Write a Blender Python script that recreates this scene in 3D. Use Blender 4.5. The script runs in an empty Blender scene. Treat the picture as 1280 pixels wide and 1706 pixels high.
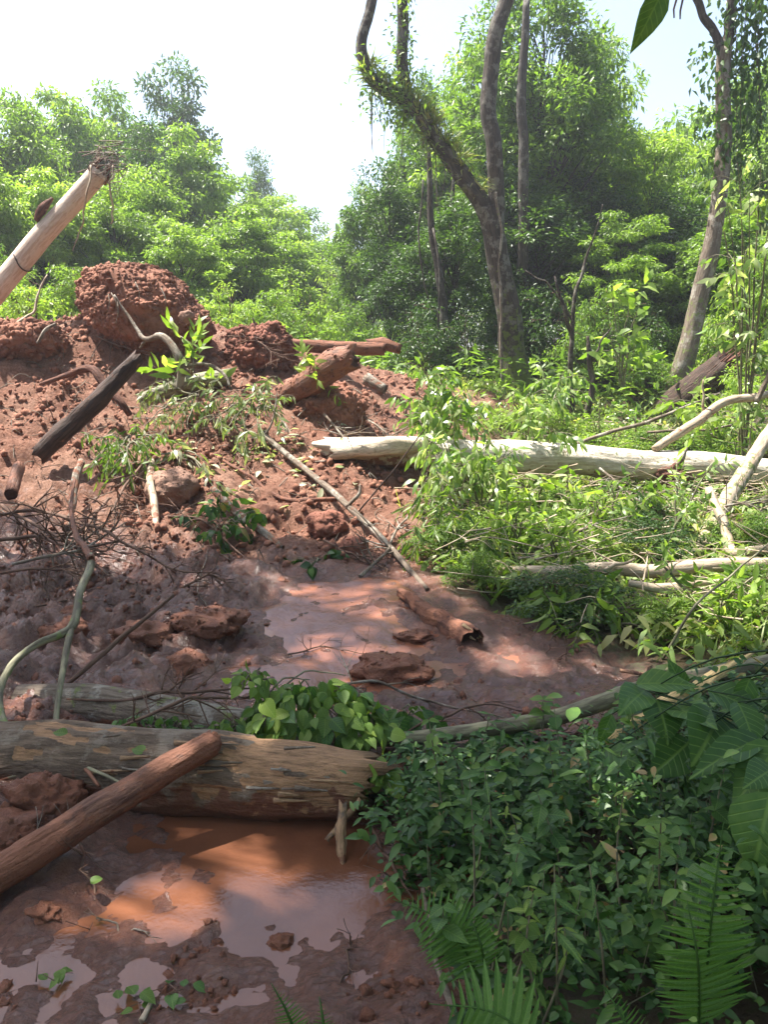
import bpy, math, random
import numpy as np
from mathutils import Vector, Matrix

# ------------------------------------------------------------------ camera, sky, sun, exposure
random.seed(7); RNG = np.random.default_rng(7)
SC = bpy.context.scene
COL = SC.collection
CAM_Z, F_PX, HORIZON = 1.6, 1310.0, 600.0          # eye height (m), focal length and horizon row in photo pixels
PITCH = math.atan((853 - HORIZON) / F_PX)
cam_d = bpy.data.cameras.new('camera'); cam = bpy.data.objects.new('camera', cam_d); COL.objects.link(cam)
cam.location = (0, 0, CAM_Z); cam.rotation_euler = (math.pi/2 - PITCH, 0, 0)
cam_d.sensor_fit = 'VERTICAL'; cam_d.angle = 2*math.atan(853/F_PX); cam_d.clip_start = .05; cam_d.clip_end = 2000
SC.camera = cam

SUN_DIR = Vector((-.36, .17, .9)).normalized()      # towards the sun
W = bpy.data.worlds.new('World'); SC.world = W; W.use_nodes = True
wn = W.node_tree.nodes; wl = W.node_tree.links
sky = wn.new('ShaderNodeTexSky'); sky.sky_type = 'NISHITA'; sky.sun_disc = False
sky.sun_elevation = math.asin(SUN_DIR.z); sky.sun_rotation = math.atan2(SUN_DIR.x, SUN_DIR.y)
sky.dust_density = 3.0; sky.air_density = 1.0; sky.ozone_density = 1.0
wl.new(sky.outputs[0], wn['Background'].inputs[0]); wn['Background'].inputs[1].default_value = .1
sd = bpy.data.lights.new('sun', 'SUN'); sd.energy = 5.0; sd.angle = math.radians(.53); sd.color = (1, .955, .88)
so = bpy.data.objects.new('sun', sd); COL.objects.link(so); so.rotation_euler = (-SUN_DIR).to_track_quat('-Z', 'Y').to_euler()
so.location = (0, 0, 30)
VS = SC.view_settings; VS.view_transform = 'Standard'; VS.look = 'None'; VS.exposure = 1.86; VS.gamma = 1; VS.use_curve_mapping = False
CY = SC.cycles; CY.max_bounces = 7; CY.diffuse_bounces = 3; CY.glossy_bounces = 3; CY.transmission_bounces = 4
CY.transparent_max_bounces = 8; CY.volume_bounces = 0; CY.use_denoising = True; CY.caustics_reflective = False; CY.caustics_refractive = False
CY.sample_clamp_indirect = 6

# ------------------------------------------------------------------ helpers
def ray(px, py):
    dx = (px - 640)/F_PX; dz = (853 - py)/F_PX
    return np.array([dx, math.cos(PITCH) + dz*math.sin(PITCH), -math.sin(PITCH) + dz*math.cos(PITCH)])
def at(px, py, Y):
    """world point seen at that photo pixel at depth Y metres"""
    d = ray(px, py); return np.array([0, 0, CAM_Z]) + d*(Y/d[1])

def _hash(ix, iy, iz, seed):
    n = (ix*374761393 + iy*668265263 + iz*2147483647 + seed*1274126177) & 0xFFFFFFFF
    n = ((n ^ (n >> 13))*1274126177) & 0xFFFFFFFF
    n = n ^ (n >> 16)
    return (n & 0xFFFFFF)/float(0xFFFFFF)
def vnoise(P, seed=0):
    P = np.asarray(P, float); I = np.floor(P).astype(np.int64); f = P - I; f = f*f*(3-2*f); r = 0
    for a in (0, 1):
        for b in (0, 1):
            for c in (0, 1):
                w = (f[:, 0] if a else 1-f[:, 0])*(f[:, 1] if b else 1-f[:, 1])*(f[:, 2] if c else 1-f[:, 2])
                r = r + w*_hash(I[:, 0]+a, I[:, 1]+b, I[:, 2]+c, seed)
    return r*2-1
def fbm(P, oct=4, seed=0, gain=.5):
    P = np.asarray(P, float); s = 0; a = 1
    for o in range(oct):
        s = s + a*vnoise(P*(2.03**o) + 17.3*o, seed+o); a *= gain
    return s
def unit(v):
    v = np.asarray(v, float); return v/np.maximum(np.linalg.norm(v, axis=-1, keepdims=True), 1e-9)

def make_mesh(name, V, faces, attrs=None, smooth=True, mat=None):
    me = bpy.data.meshes.new(name); V = np.asarray(V, np.float32)
    me.vertices.add(len(V)); me.vertices.foreach_set('co', V.ravel())
    faces = [np.asarray(f, np.int32) for f in faces if len(f)]
    loops = np.concatenate([f.ravel() for f in faces])
    tot = np.concatenate([np.full(len(f), f.shape[1], np.int32) for f in faces])
    st = np.concatenate([[0], np.cumsum(tot)[:-1]]).astype(np.int32)
    me.loops.add(len(loops)); me.loops.foreach_set('vertex_index', loops)
    me.polygons.add(len(tot)); me.polygons.foreach_set('loop_start', st)
    try: me.polygons.foreach_set('loop_total', tot)
    except Exception: pass
    for k, A in (attrs or {}).items():
        A = np.asarray(A, np.float32)
        if A.ndim == 1:
            at_ = me.attributes.new(k, 'FLOAT', 'POINT'); at_.data.foreach_set('value', A)
        else:
            at_ = me.attributes.new(k, 'FLOAT_VECTOR', 'POINT'); at_.data.foreach_set('vector', A.ravel())
    me.update(calc_edges=True)
    if smooth: me.polygons.foreach_set('use_smooth', np.ones(len(tot), bool))
    if mat: me.materials.append(mat)
    return me

class MB:
    """collects geometry, then links it as one mesh object"""
    def __init__(s): s.V = []; s.F = {3: [], 4: []}; s.A = {}; s.n = 0
    def add(s, V, faces, **attrs):
        V = np.asarray(V, float)
        for f in faces:
            f = np.asarray(f)
            if len(f): s.F[f.shape[1]].append(f + s.n)
        for k, a in attrs.items(): s.A.setdefault(k, []).append(np.asarray(a, float))
        s.V.append(V); s.n += len(V); return s
    def mesh(s, name, mat, smooth=True, origin=(0, 0, 0)):
        V = np.concatenate(s.V) - np.asarray(origin)
        F = [np.concatenate(s.F[k]) for k in (3, 4) if s.F[k]]
        return make_mesh(name, V, F, {k: np.concatenate(a) for k, a in s.A.items()}, smooth, mat)
    def obj(s, name, mat, parent=None, smooth=True, origin=None):
        o0 = origin if origin is not None else (tuple(parent.location) if parent else (0, 0, 0))
        o = bpy.data.objects.new(name, s.mesh(name, mat, smooth, o0)); COL.objects.link(o)
        if parent: o.parent = parent
        else: o.location = o0
        return o
def tag(o, label=None, cat=None, group=None, kind=None):
    for k, v in (('label', label), ('category', cat), ('group', group), ('kind', kind)):
        if v: o[k] = v
    return o
def empty(name, loc, label=None, cat=None, group=None):
    o = bpy.data.objects.new(name, None); COL.objects.link(o); o.location = Vector(loc); o.empty_display_size = .1
    return tag(o, label, cat, group)

def spline(P, n):
    """Catmull-Rom resample of rows (xyz + radius)"""
    P = np.asarray(P, float)
    if len(P) == 2: t = np.linspace(0, 1, n)[:, None]; return P[0]*(1-t) + P[1]*t
    Q = np.vstack([2*P[0]-P[1], P, 2*P[-1]-P[-2]]); L = np.concatenate([[0], np.cumsum(np.linalg.norm(np.diff(P[:, :3], axis=0), axis=1))])
    u = np.linspace(0, L[-1], n); k = np.clip(np.searchsorted(L, u, 'right')-1, 0, len(P)-2)
    t = ((u-L[k])/np.maximum(L[k+1]-L[k], 1e-9))[:, None]
    a, b, c, d = Q[k], Q[k+1], Q[k+2], Q[k+3]
    return .5*((2*b) + (c-a)*t + (2*a-5*b+4*c-d)*t*t + (3*b-a-3*c+d)*t**3)
def tube(mb, pts, rad, seg=8, n=12, amp=.08, freq=6., wob=0., seed=0, surf=(0, 0, 0), caps=True, jag=0., knots=0, peel=0.):
    """a tapered, uneven wooden stem along pts; surf: (exposed wood, moss, mud) or a function of (t, angle, normal z)"""
    pts = np.asarray(pts, float); rad = np.broadcast_to(np.asarray(rad, float), (len(pts),)) if np.ndim(rad) == 0 or len(np.atleast_1d(rad)) == len(pts) else np.interp(np.linspace(0, 1, len(pts)), np.linspace(0, 1, len(rad)), rad)
    S = spline(np.c_[pts, rad], n); C = S[:, :3]; R = np.maximum(S[:, 3], .0008)
    if wob:
        s_ = np.linspace(0, 14, n)
        C = C + wob*np.c_[fbm(np.c_[s_*.45, s_*0, s_*0], 2, seed+5), fbm(np.c_[s_*.45, s_*0+9, s_*0], 2, seed+6), fbm(np.c_[s_*.45, s_*0+5, s_*0], 2, seed+7)]*np.sin(np.linspace(0, math.pi, n))[:, None]
    T = unit(np.gradient(C, axis=0)); up = np.array([0, 0, 1.]) if abs(T[0, 2]) < .9 else np.array([1., 0, 0])
    N = np.zeros_like(T); N[0] = unit(up - T[0]*(up@T[0]))
    for i in range(1, n):
        v = N[i-1] - T[i]*(N[i-1]@T[i]); N[i] = unit(v)
    B = np.cross(T, N); ang = np.arange(seg)/seg*2*math.pi
    s = np.concatenate([[0], np.cumsum(np.linalg.norm(np.diff(C, axis=0), axis=1))])
    A, SS = np.meshgrid(ang, s); RR = np.repeat(R[:, None], seg, 1); r0 = float(np.mean(R))
    q = np.c_[(np.cos(A)*r0*freq).ravel(), (np.sin(A)*r0*freq).ravel(), (SS*freq*.13).ravel()]/max(r0, .001)*.5
    d = 1 + amp*fbm(q, 3, seed).reshape(A.shape)
    if knots: d = d + .35*np.maximum(0, vnoise(q*.55+31, seed+3).reshape(A.shape)-.5)*knots
    if peel:
        ex_ = np.broadcast_to(np.asarray(surf(np.repeat(np.linspace(0, 1, n)[:, None], seg, 1), A, np.sin(A)*0+.3)[0], float), A.shape)
        pm = np.clip((ex_+.55*fbm(q*1.4+3, 4, seed+40).reshape(A.shape)-.42)*9, 0, 1); d = d - peel*pm + .012*pm*fbm(q*[3, 3, .6], 3, seed+44).reshape(A.shape)
    dirv = np.cos(A)[..., None]*N[:, None] + np.sin(A)[..., None]*B[:, None]
    V = C[:, None] + dirv*(RR*d)[..., None]
    if jag:
        for e, sg in ((0, -1), (n-1, 1)):
            V[e] += T[e]*sg*(jag*R[e]*(.2+np.abs(vnoise(np.c_[ang*3, ang*0+e, ang*0], seed+9)))[:, None])
    V = V.reshape(-1, 3); i = np.arange(n-1)[:, None]*seg; j = np.arange(seg)[None]; j2 = (j+1) % seg
    F = np.stack([i+j, i+j2, i+seg+j2, i+seg+j], -1).reshape(-1, 4)
    G = np.c_[(np.cos(A)*RR).ravel(), (np.sin(A)*RR).ravel(), (SS*.16).ravel()+seed*.37]
    tt = np.repeat(np.linspace(0, 1, n)[:, None], seg, 1)
    if callable(surf): Sf = np.stack([np.broadcast_to(np.asarray(x, float), A.shape) for x in surf(tt, A, dirv[..., 2])], -1).reshape(-1, 3)
    else: Sf = np.tile(np.asarray(surf, float), (len(V), 1))
    if peel: Sf[:, 0] = pm.ravel()
    if caps:
        nv = len(V); c0 = C[0]+T[0]*R[0]*(.15); c1 = C[-1]-T[-1]*R[-1]*.15
        V = np.vstack([V, c0, c1]); G = np.vstack([G, [0, 0, 0], [0, 0, s[-1]*.16]]); Sf = np.vstack([Sf, Sf[0], Sf[-1]])
        jj = np.arange(seg); k2 = (jj+1) % seg
        T3 = np.vstack([np.c_[np.full(seg, nv), k2, jj], np.c_[np.full(seg, nv+1), (n-1)*seg+jj, (n-1)*seg+k2]])
        mb.add(V, [T3, F], grain=G, surf=Sf)
    else: mb.add(V, [F], grain=G, surf=Sf)
    return C, R, T

def leafset(mb, P, D, Nn, L, Wd, tint, kind=2, fold=.18, droop=.25):
    """many leaves at once. kind 2: folded diamond (2 tris), 4: narrow blade with a bend, 12: shaped leaf"""
    P = np.asarray(P, float); n = len(P); D = unit(D); Nn = unit(Nn - D*np.sum(Nn*D, 1, keepdims=True)); S = np.cross(D, Nn)
    L = np.broadcast_to(L, (n,))[:, None]; Wd = np.broadcast_to(Wd, (n,))[:, None]
    def pt(t, w, up): return P + D*(L*t) + S*(Wd*w) + Nn*(Wd*fold*abs(w)*2) - Nn*(L*droop*t*t) + Nn*up
    if kind == 2:
        rows = [pt(0, 0, 0), pt(.42, -.5, 0), pt(1, 0, 0), pt(.42, .5, 0)]; q = np.array([[0, 2, 1], [0, 3, 2]]); qs = [q]
    elif kind == 4:
        rows = [pt(0, 0, 0), pt(.35, -.5, 0), pt(.35, .5, 0), pt(.72, -.33, 0), pt(.72, .33, 0), pt(1, 0, 0)]
        qs = [np.array([[0, 2, 1], [3, 4, 5]]), np.array([[1, 2, 4, 3]])]
    else:
        rows = [pt(t, 0, 0) for t in (0, .2, .45, .72, 1)] + [pt(t, -w, 0) for t, w in ((.2, .38), (.45, .5), (.72, .33))] + [pt(t, w, 0) for t, w in ((.2, .38), (.45, .5), (.72, .33))]
        qs = [np.array([[0, 1, 5], [3, 4, 7], [0, 8, 1], [3, 10, 4]]), np.array([[1, 2, 6, 5], [2, 3, 7, 6], [2, 1, 8, 9], [3, 2, 9, 10]])]
    k = len(rows); V = np.stack(rows, 1).reshape(-1, 3); off = (np.arange(n)*k)[:, None, None]
    mb.add(V, [(q[None]+off).reshape(-1, q.shape[1]) for q in qs], tint=np.repeat(np.broadcast_to(tint, (n,)), k))

def leaf_mesh(name, mat, kind='ovate', ripple=.06, seed=0):
    """one detailed leaf, 1 unit long along +Y, normal +Z, with a folded midrib"""
    prof = {'ovate': [(0, 0), (.05, .12), (.15, .25), (.3, .33), (.45, .33), (.62, .26), (.8, .14), (.92, .05), (1, 0)],
            'round': [(0, .02), (.04, .22), (.14, .38), (.3, .46), (.5, .46), (.7, .38), (.86, .24), (.95, .1), (1, 0)],
            'heart': [(.0, .0), (-.08, .22), (.06, .4), (.25, .45), (.45, .4), (.65, .28), (.82, .14), (.93, .05), (1, 0)],
            'lance': [(0, 0), (.08, .05), (.2, .1), (.38, .13), (.55, .125), (.72, .09), (.86, .05), (.95, .02), (1, 0)],
            'pinna': [(0, .07), (.08, .095), (.2, .1), (.38, .09), (.55, .075), (.72, .055), (.86, .03), (.95, .012), (1, 0)]}[kind]
    rg = np.random.default_rng(seed); V = []; F4 = []; F3 = []
    for i, (t, w) in enumerate(prof):
        rp = rg.normal(0, ripple*.25, 2); z = -.22*t*t
        V += [(0, max(t, 0), z), (-w, t, z+.22*w+rp[0]), (w, t, z+.22*w+rp[1]), (-w*.5, (max(t, 0)+t)/2, z+.14*w+rp[1]*.3), (w*.5, (max(t, 0)+t)/2, z+.14*w+rp[0]*.3)]
    for i in range(len(prof)-1):
        a, b = i*5, i*5+5
        F4 += [(a, b, b+3, a+3), (a+3, b+3, b+1, a+1), (b, a, a+4, b+4), (b+4, a+4, a+2, b+2)]
    me = make_mesh(name, V, [np.array(F4)], {'tint': np.full(len(V), .5), 'luv': np.array([(v[0], v[1], 1.) for v in V])}, True, mat); me.validate(); return me
def place_leaf(name, me, parent, pos, D, N, scale, width=1., org=None):
    D = Vector(D).normalized(); N = Vector(N); N = (N - D*N.dot(D)); N = N.normalized() if N.length > 1e-4 else D.orthogonal().normalized()
    X = D.cross(N)
    M = Matrix(((X.x, D.x, N.x, 0), (X.y, D.y, N.y, 0), (X.z, D.z, N.z, 0), (0, 0, 0, 1)))
    o = bpy.data.objects.new(name, me); COL.objects.link(o); o.parent = parent
    o.matrix_local = Matrix.Translation(Vector(pos) - (parent.location if org is None else org)) @ M @ Matrix.Diagonal((scale*width, scale, scale, 1))
    return o

# ------------------------------------------------------------------ materials
def mat(name):
    m = bpy.data.materials.new(name); m.use_nodes = True; nt = m.node_tree; b = nt.nodes['Principled BSDF']
    return m, nt, b
def node(nt, typ, ins=None, **kw):
    n = nt.nodes.new(typ)
    for k, v in kw.items(): setattr(n, k, v)
    for k, v in (ins or {}).items():
        s = n.inputs[k]
        if isinstance(v, bpy.types.NodeSocket): nt.links.new(v, s)
        else: s.default_value = v
    return n
def mixc(nt, fac, a, b):
    n = nt.nodes.new('ShaderNodeMix'); n.data_type = 'RGBA'
    for s, v in ((n.inputs[0], fac), (n.inputs[6], a), (n.inputs[7], b)):
        if isinstance(v, bpy.types.NodeSocket): nt.links.new(v, s)
        else: s.default_value = (*v, 1) if isinstance(v, tuple) else v
    return n.outputs[2]
def mth(nt, op, a, b=0., c=0., clamp=False):
    n = node(nt, 'ShaderNodeMath', {0: a, 1: b, 2: c}, operation=op, use_clamp=clamp); return n.outputs[0]
def noise_t(nt, vec, scale, detail=4, rough=.55):
    n = node(nt, 'ShaderNodeTexNoise', {'Scale': scale, 'Detail': detail, 'Roughness': rough})
    if vec is not None: nt.links.new(vec, n.inputs['Vector'])
    return n.outputs[0]
def ramp(nt, fac, stops):
    n = nt.nodes.new('ShaderNodeValToRGB'); nt.links.new(fac, n.inputs[0]); e = n.color_ramp.elements
    while len(e) < len(stops): e.new(.5)
    for el, (p, c) in zip(e, stops): el.position = p; el.color = (*c, 1) if len(c) == 3 else c
    return n.outputs[0]
def step(nt, v, lo, hi):
    n = node(nt, 'ShaderNodeMapRange', {0: v, 1: lo, 2: hi}); n.interpolation_type = 'SMOOTHSTEP'; return n.outputs[0]

def leaf_mat(name, cols, trans=.4, rough=.42, spec=.4, dry=.0):
    m, nt, b = mat(name)
    t = node(nt, 'ShaderNodeAttribute', attribute_name='tint').outputs['Fac']
    oi = node(nt, 'ShaderNodeObjectInfo').outputs['Random']
    geo = node(nt, 'ShaderNodeNewGeometry')
    v = mth(nt, 'ADD', mth(nt, 'MULTIPLY', t, .75), mth(nt, 'MULTIPLY', oi, .3), clamp=True)
    v = mth(nt, 'ADD', v, mth(nt, 'MULTIPLY', mth(nt, 'SUBTRACT', noise_t(nt, geo.outputs['Position'], 40, 2), .5), .25), clamp=True)
    stops = [(i/(len(cols)-1)*.94, c) for i, c in enumerate(cols)]
    if dry: stops.append((.985, (.28, .2, .08)))
    c = ramp(nt, v, stops)
    uv = node(nt, 'ShaderNodeSeparateXYZ', {0: node(nt, 'ShaderNodeAttribute', attribute_name='luv').outputs['Vector']})
    ax = mth(nt, 'ABSOLUTE', uv.outputs[0]); fr = mth(nt, 'FRACT', mth(nt, 'MULTIPLY', mth(nt, 'SUBTRACT', uv.outputs[1], mth(nt, 'MULTIPLY', ax, .75)), 8.))
    vn = mth(nt, 'MAXIMUM', step(nt, mth(nt, 'ABSOLUTE', mth(nt, 'SUBTRACT', fr, .5)), .12, .0), step(nt, ax, .03, .008))
    vn = mth(nt, 'MULTIPLY', vn, uv.outputs[2]); c = mixc(nt, mth(nt, 'MULTIPLY', vn, .3), c, tuple(min(1, x*1.5) for x in cols[-1]))
    bp = node(nt, 'ShaderNodeBump', {'Strength': .35, 'Distance': .004, 'Height': mth(nt, 'SUBTRACT', 1., vn)}); nt.links.new(bp.outputs[0], b.inputs['Normal'])
    nt.links.new(c, b.inputs['Base Color']); b.inputs['Roughness'].default_value = rough; b.inputs['Specular IOR Level'].default_value = spec
    tr = node(nt, 'ShaderNodeBsdfTranslucent'); g = node(nt, 'ShaderNodeMix', data_type='RGBA', blend_type='MULTIPLY')
    g.inputs[0].default_value = 1; nt.links.new(c, g.inputs[6]); g.inputs[7].default_value = (1.35, 1.5, .55, 1); nt.links.new(g.outputs[2], tr.inputs[0])
    mx = node(nt, 'ShaderNodeMixShader', {0: trans, 1: b.outputs[0], 2: tr.outputs[0]})
    nt.links.new(mx.outputs[0], nt.nodes['Material Output'].inputs[0]); return m

def wood_mat(name, bark, bark2, wood=(.42, .29, .16), moss=(.10, .13, .03), mud=(.2, .085, .05), scale=1., bump=.5, rough=.8, lichen=None):
    m, nt, b = mat(name)
    g = node(nt, 'ShaderNodeAttribute', attribute_name='grain').outputs['Vector']
    s = node(nt, 'ShaderNodeSeparateXYZ', {0: node(nt, 'ShaderNodeAttribute', attribute_name='surf').outputs['Vector']})
    P = node(nt, 'ShaderNodeNewGeometry').outputs['Position']
    n1 = noise_t(nt, g, 45*scale, 6, .65); n2 = noise_t(nt, P, 14, 5, .6); n3 = noise_t(nt, P, 60, 3, .6)
    c = mixc(nt, step(nt, n1, .36, .62), bark, bark2)
    if lichen: c = mixc(nt, mth(nt, 'MULTIPLY', step(nt, noise_t(nt, P, 6, 6, .7), .5, .6), .8), c, lichen)
    wv = ramp(nt, noise_t(nt, g, 90*scale, 5, .7), [(.3, tuple(x*.45 for x in wood)), (.5, wood), (.72, tuple(min(1, x*1.35) for x in wood))])
    br = mth(nt, 'ADD', mth(nt, 'MULTIPLY', mth(nt, 'SUBTRACT', n2, .5), 1.6), .5)
    def m_(ch): return step(nt, mth(nt, 'ADD', s.outputs[ch], mth(nt, 'SUBTRACT', br, .5)), .42, .58)
    c = mixc(nt, m_(0), c, wv)
    c = mixc(nt, mth(nt, 'MULTIPLY', m_(1), .9), c, mixc(nt, n3, tuple(x*.5 for x in moss), tuple(x*1.5 for x in moss)))
    c = mixc(nt, m_(2), c, mixc(nt, n3, tuple(x*.7 for x in mud), tuple(x*1.25 for x in mud)))
    nt.links.new(c, b.inputs['Base Color']); b.inputs['Roughness'].default_value = rough; b.inputs['Specular IOR Level'].default_value = .25
    h = mth(nt, 'ADD', n1, mth(nt, 'MULTIPLY', n3, .4))
    h = mth(nt, 'ADD', h, mth(nt, 'MULTIPLY', noise_t(nt, g, 18*scale, 5, .65), 1.2))
    bp = node(nt, 'ShaderNodeBump', {'Strength': bump, 'Distance': .02, 'Height': h}); nt.links.new(bp.outputs[0], b.inputs['Normal'])
    return m

def soil_mat(name, lo=(.11, .044, .028), hi=(.3, .143, .094), rough=.92):
    m, nt, b = mat(name); P = node(nt, 'ShaderNodeNewGeometry').outputs['Position']
    n = noise_t(nt, P, 5, 8, .7); n2 = noise_t(nt, P, 55, 5, .7)
    c = ramp(nt, mth(nt, 'ADD', mth(nt, 'MULTIPLY', n, .6), mth(nt, 'MULTIPLY', n2, .4)), [(.3, lo), (.68, hi)])
    c = mixc(nt, mth(nt, 'MULTIPLY', step(nt, noise_t(nt, P, 1.7, 5, .6), .42, .62), .45), c, tuple(min(1, x*1.35) for x in hi))
    nt.links.new(c, b.inputs['Base Color']); b.inputs['Roughness'].default_value = rough; b.inputs['Specular IOR Level'].default_value = .2
    bp = node(nt, 'ShaderNodeBump', {'Strength': .7, 'Distance': .025, 'Height': mth(nt, 'ADD', n2, noise_t(nt, P, 16, 8, .75))}); nt.links.new(bp.outputs[0], b.inputs['Normal'])
    return m

def ground_mat():
    m, nt, b = mat('red_earth_ground'); P = node(nt, 'ShaderNodeNewGeometry').outputs['Position']
    s = node(nt, 'ShaderNodeSeparateXYZ', {0: node(nt, 'ShaderNodeAttribute', attribute_name='mask').outputs['Vector']})
    n = noise_t(nt, P, 3.2, 8, .68); n2 = noise_t(nt, P, 45, 6, .7); n3 = noise_t(nt, P, 11, 6, .65); n4 = noise_t(nt, P, 24, 8, .78)
    v = mth(nt, 'ADD', mth(nt, 'MULTIPLY', n, .5), mth(nt, 'MULTIPLY', n2, .5))
    dry = ramp(nt, v, [(.34, (.125, .052, .033)), (.5, (.22, .104, .068)), (.64, (.36, .21, .15))])
    wetc = ramp(nt, v, [(.32, (.07, .027, .017)), (.52, (.135, .056, .035)), (.7, (.24, .11, .07))])
    wet = step(nt, mth(nt, 'ADD', s.outputs[0], mth(nt, 'MULTIPLY', mth(nt, 'SUBTRACT', n3, .5), .9)), .3, .62)
    dry = mixc(nt, mth(nt, 'MULTIPLY', step(nt, noise_t(nt, P, 1.3, 6, .62), .45, .62), .5), dry, mixc(nt, n2, (.26, .14, .095), (.42, .265, .19)))
    dry = mixc(nt, mth(nt, 'MULTIPLY', step(nt, noise_t(nt, P, 2.3, 6, .6), .56, .66), .7), dry, (.11, .045, .03))
    c = mixc(nt, wet, dry, wetc)
    lit = ramp(nt, mth(nt, 'ADD', mth(nt, 'MULTIPLY', n3, .5), mth(nt, 'MULTIPLY', n2, .5)), [(.3, (.03, .022, .014)), (.5, (.085, .06, .032)), (.62, (.06, .075, .02)), (.75, (.16, .12, .06))])
    veg = step(nt, mth(nt, 'ADD', s.outputs[2], mth(nt, 'MULTIPLY', mth(nt, 'SUBTRACT', n3, .5), .8)), .35, .6)
    c = mixc(nt, veg, c, lit)
    nt.links.new(c, b.inputs['Base Color'])
    ro = node(nt, 'ShaderNodeMapRange', {0: mth(nt, 'MULTIPLY', wet, mth(nt, 'SUBTRACT', 1., veg)), 1: 0., 2: 1., 3: .9, 4: mth(nt, 'ADD', mth(nt, 'MULTIPLY', s.outputs[1], .12), mth(nt, 'MULTIPLY', n4, .3))}).outputs[0]
    nt.links.new(ro, b.inputs['Roughness'])
    nt.links.new(mth(nt, 'ADD', .2, mth(nt, 'MULTIPLY', wet, .55)), b.inputs['Specular IOR Level'])
    h = mth(nt, 'ADD', mth(nt, 'MULTIPLY', n2, .5), mth(nt, 'ADD', n3, n4))
    st = mth(nt, 'SUBTRACT', .95, mth(nt, 'MULTIPLY', wet, .3))
    bp = node(nt, 'ShaderNodeBump', {'Strength': st, 'Distance': .05, 'Height': h}); nt.links.new(bp.outputs[0], b.inputs['Normal'])
    return m
def water_mat(name, col, rough=.06, bump=.12, sc=9.):
    m, nt, b = mat(name); P = node(nt, 'ShaderNodeNewGeometry').outputs['Position']
    n = noise_t(nt, P, 3.5, 4, .5); n2 = noise_t(nt, P, sc, 4, .55); n3 = noise_t(nt, P, 70, 3, .6)
    c = mixc(nt, step(nt, n, .35, .65), tuple(x*.8 for x in col), tuple(min(1, x*1.15) for x in col))
    nt.links.new(c, b.inputs['Base Color'])
    nt.links.new(mth(nt, 'ADD', rough, mth(nt, 'MULTIPLY', step(nt, n2, .5, .68), rough*1.5)), b.inputs['Roughness']); b.inputs['IOR'].default_value = 1.33
    b.inputs['Specular IOR Level'].default_value = 1.
    bp = node(nt, 'ShaderNodeBump', {'Strength': bump, 'Distance': .03, 'Height': mth(nt, 'ADD', n2, mth(nt, 'MULTIPLY', n3, .3))}); nt.links.new(bp.outputs[0], b.inputs['Normal'])
    return m

M = {}
M['ground'] = ground_mat(); M['soil'] = soil_mat('red_clod'); M['soil_dark'] = soil_mat('damp_red_clod', (.075, .03, .02), (.235, .1, .068))
M['mudclod'] = soil_mat('wet_mud_lump', (.09, .036, .022), (.22, .092, .055), .32)
M['water'] = water_mat('muddy_water', (.15, .06, .032), .012, .12, 6.); M['stream'] = water_mat('liquid_mud', (.2, .08, .046), .07, .3, 9.)
M['bark'] = wood_mat('grey_bark', (.075, .056, .041), (.028, .02, .016), moss=(.11, .14, .025), lichen=(.16, .148, .12), bump=1.)
M['bark_forest'] = wood_mat('forest_bark', (.075, .06, .047), (.03, .024, .019), lichen=(.14, .13, .11))
M['bark_log'] = wood_mat('log_bark', (.215, .168, .125), (.12, .09, .066), wood=(.33, .21, .12), moss=(.17, .2, .06), bump=1., lichen=(.33, .30, .25))
M['near_log'] = wood_mat('stained_log_bark', (.185, .132, .092), (.095, .066, .045), wood=(.31, .18, .098), moss=(.15, .17, .055), mud=(.15, .068, .042), bump=1., lichen=(.235, .19, .145))
M['bark_mud'] = wood_mat('mud_coated_bark', (.2, .1, .066), (.09, .042, .03), wood=(.3, .17, .1), bump=1., rough=.65)
M['pale'] = wood_mat('pale_bare_wood', (.46, .38, .28), (.29, .215, .145), wood=(.52, .43, .32), bump=.35, rough=.7)
M['white'] = wood_mat('sun_bleached_trunk', (.6, .52, .42), (.36, .29, .21), wood=(.66, .58, .47), bump=.5, rough=.7, lichen=(.45, .4, .3))
M['peel'] = wood_mat('smooth_pinkish_bark', (.56, .46, .38), (.42, .32, .25), wood=(.6, .52, .44), bump=.3, rough=.65, lichen=(.55, .46, .38))
M['twig'] = wood_mat('twig_bark', (.17, .10, .07), (.08, .045, .03), bump=.3)
M['green_branch'] = wood_mat('green_grey_branch', (.23, .215, .13), (.1, .085, .055), moss=(.14, .18, .05), bump=.3, rough=.6)
M['dark'] = wood_mat('dark_wood_and_hollow_shade', (.075, .042, .03), (.03, .018, .013), bump=.8, rough=.7)
M['splint'] = wood_mat('fresh_splintered_wood', (.6, .4, .17), (.4, .22, .08), wood=(.66, .47, .22), bump=.7)
M['rot'] = wood_mat('rotten_wood', (.16, .07, .045), (.07, .03, .02), wood=(.3, .17, .1), bump=.9)
M['stone'] = soil_mat('mud_smeared_stone', (.14, .07, .05), (.3, .18, .13), .8)
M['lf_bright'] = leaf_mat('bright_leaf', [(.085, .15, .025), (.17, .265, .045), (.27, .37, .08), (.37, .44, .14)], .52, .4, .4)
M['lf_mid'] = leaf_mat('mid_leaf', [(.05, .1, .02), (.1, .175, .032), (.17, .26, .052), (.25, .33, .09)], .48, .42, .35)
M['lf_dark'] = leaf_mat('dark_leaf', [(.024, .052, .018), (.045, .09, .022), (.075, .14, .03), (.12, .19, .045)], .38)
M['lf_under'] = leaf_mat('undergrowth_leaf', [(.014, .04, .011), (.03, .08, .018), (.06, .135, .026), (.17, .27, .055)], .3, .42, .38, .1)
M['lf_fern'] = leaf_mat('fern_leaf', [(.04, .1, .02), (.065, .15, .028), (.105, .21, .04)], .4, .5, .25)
M['lf_grass'] = leaf_mat('grass_blade', [(.05, .1, .02), (.12, .2, .035), (.2, .27, .06), (.36, .33, .14)], .4, .42, .45)
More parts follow.
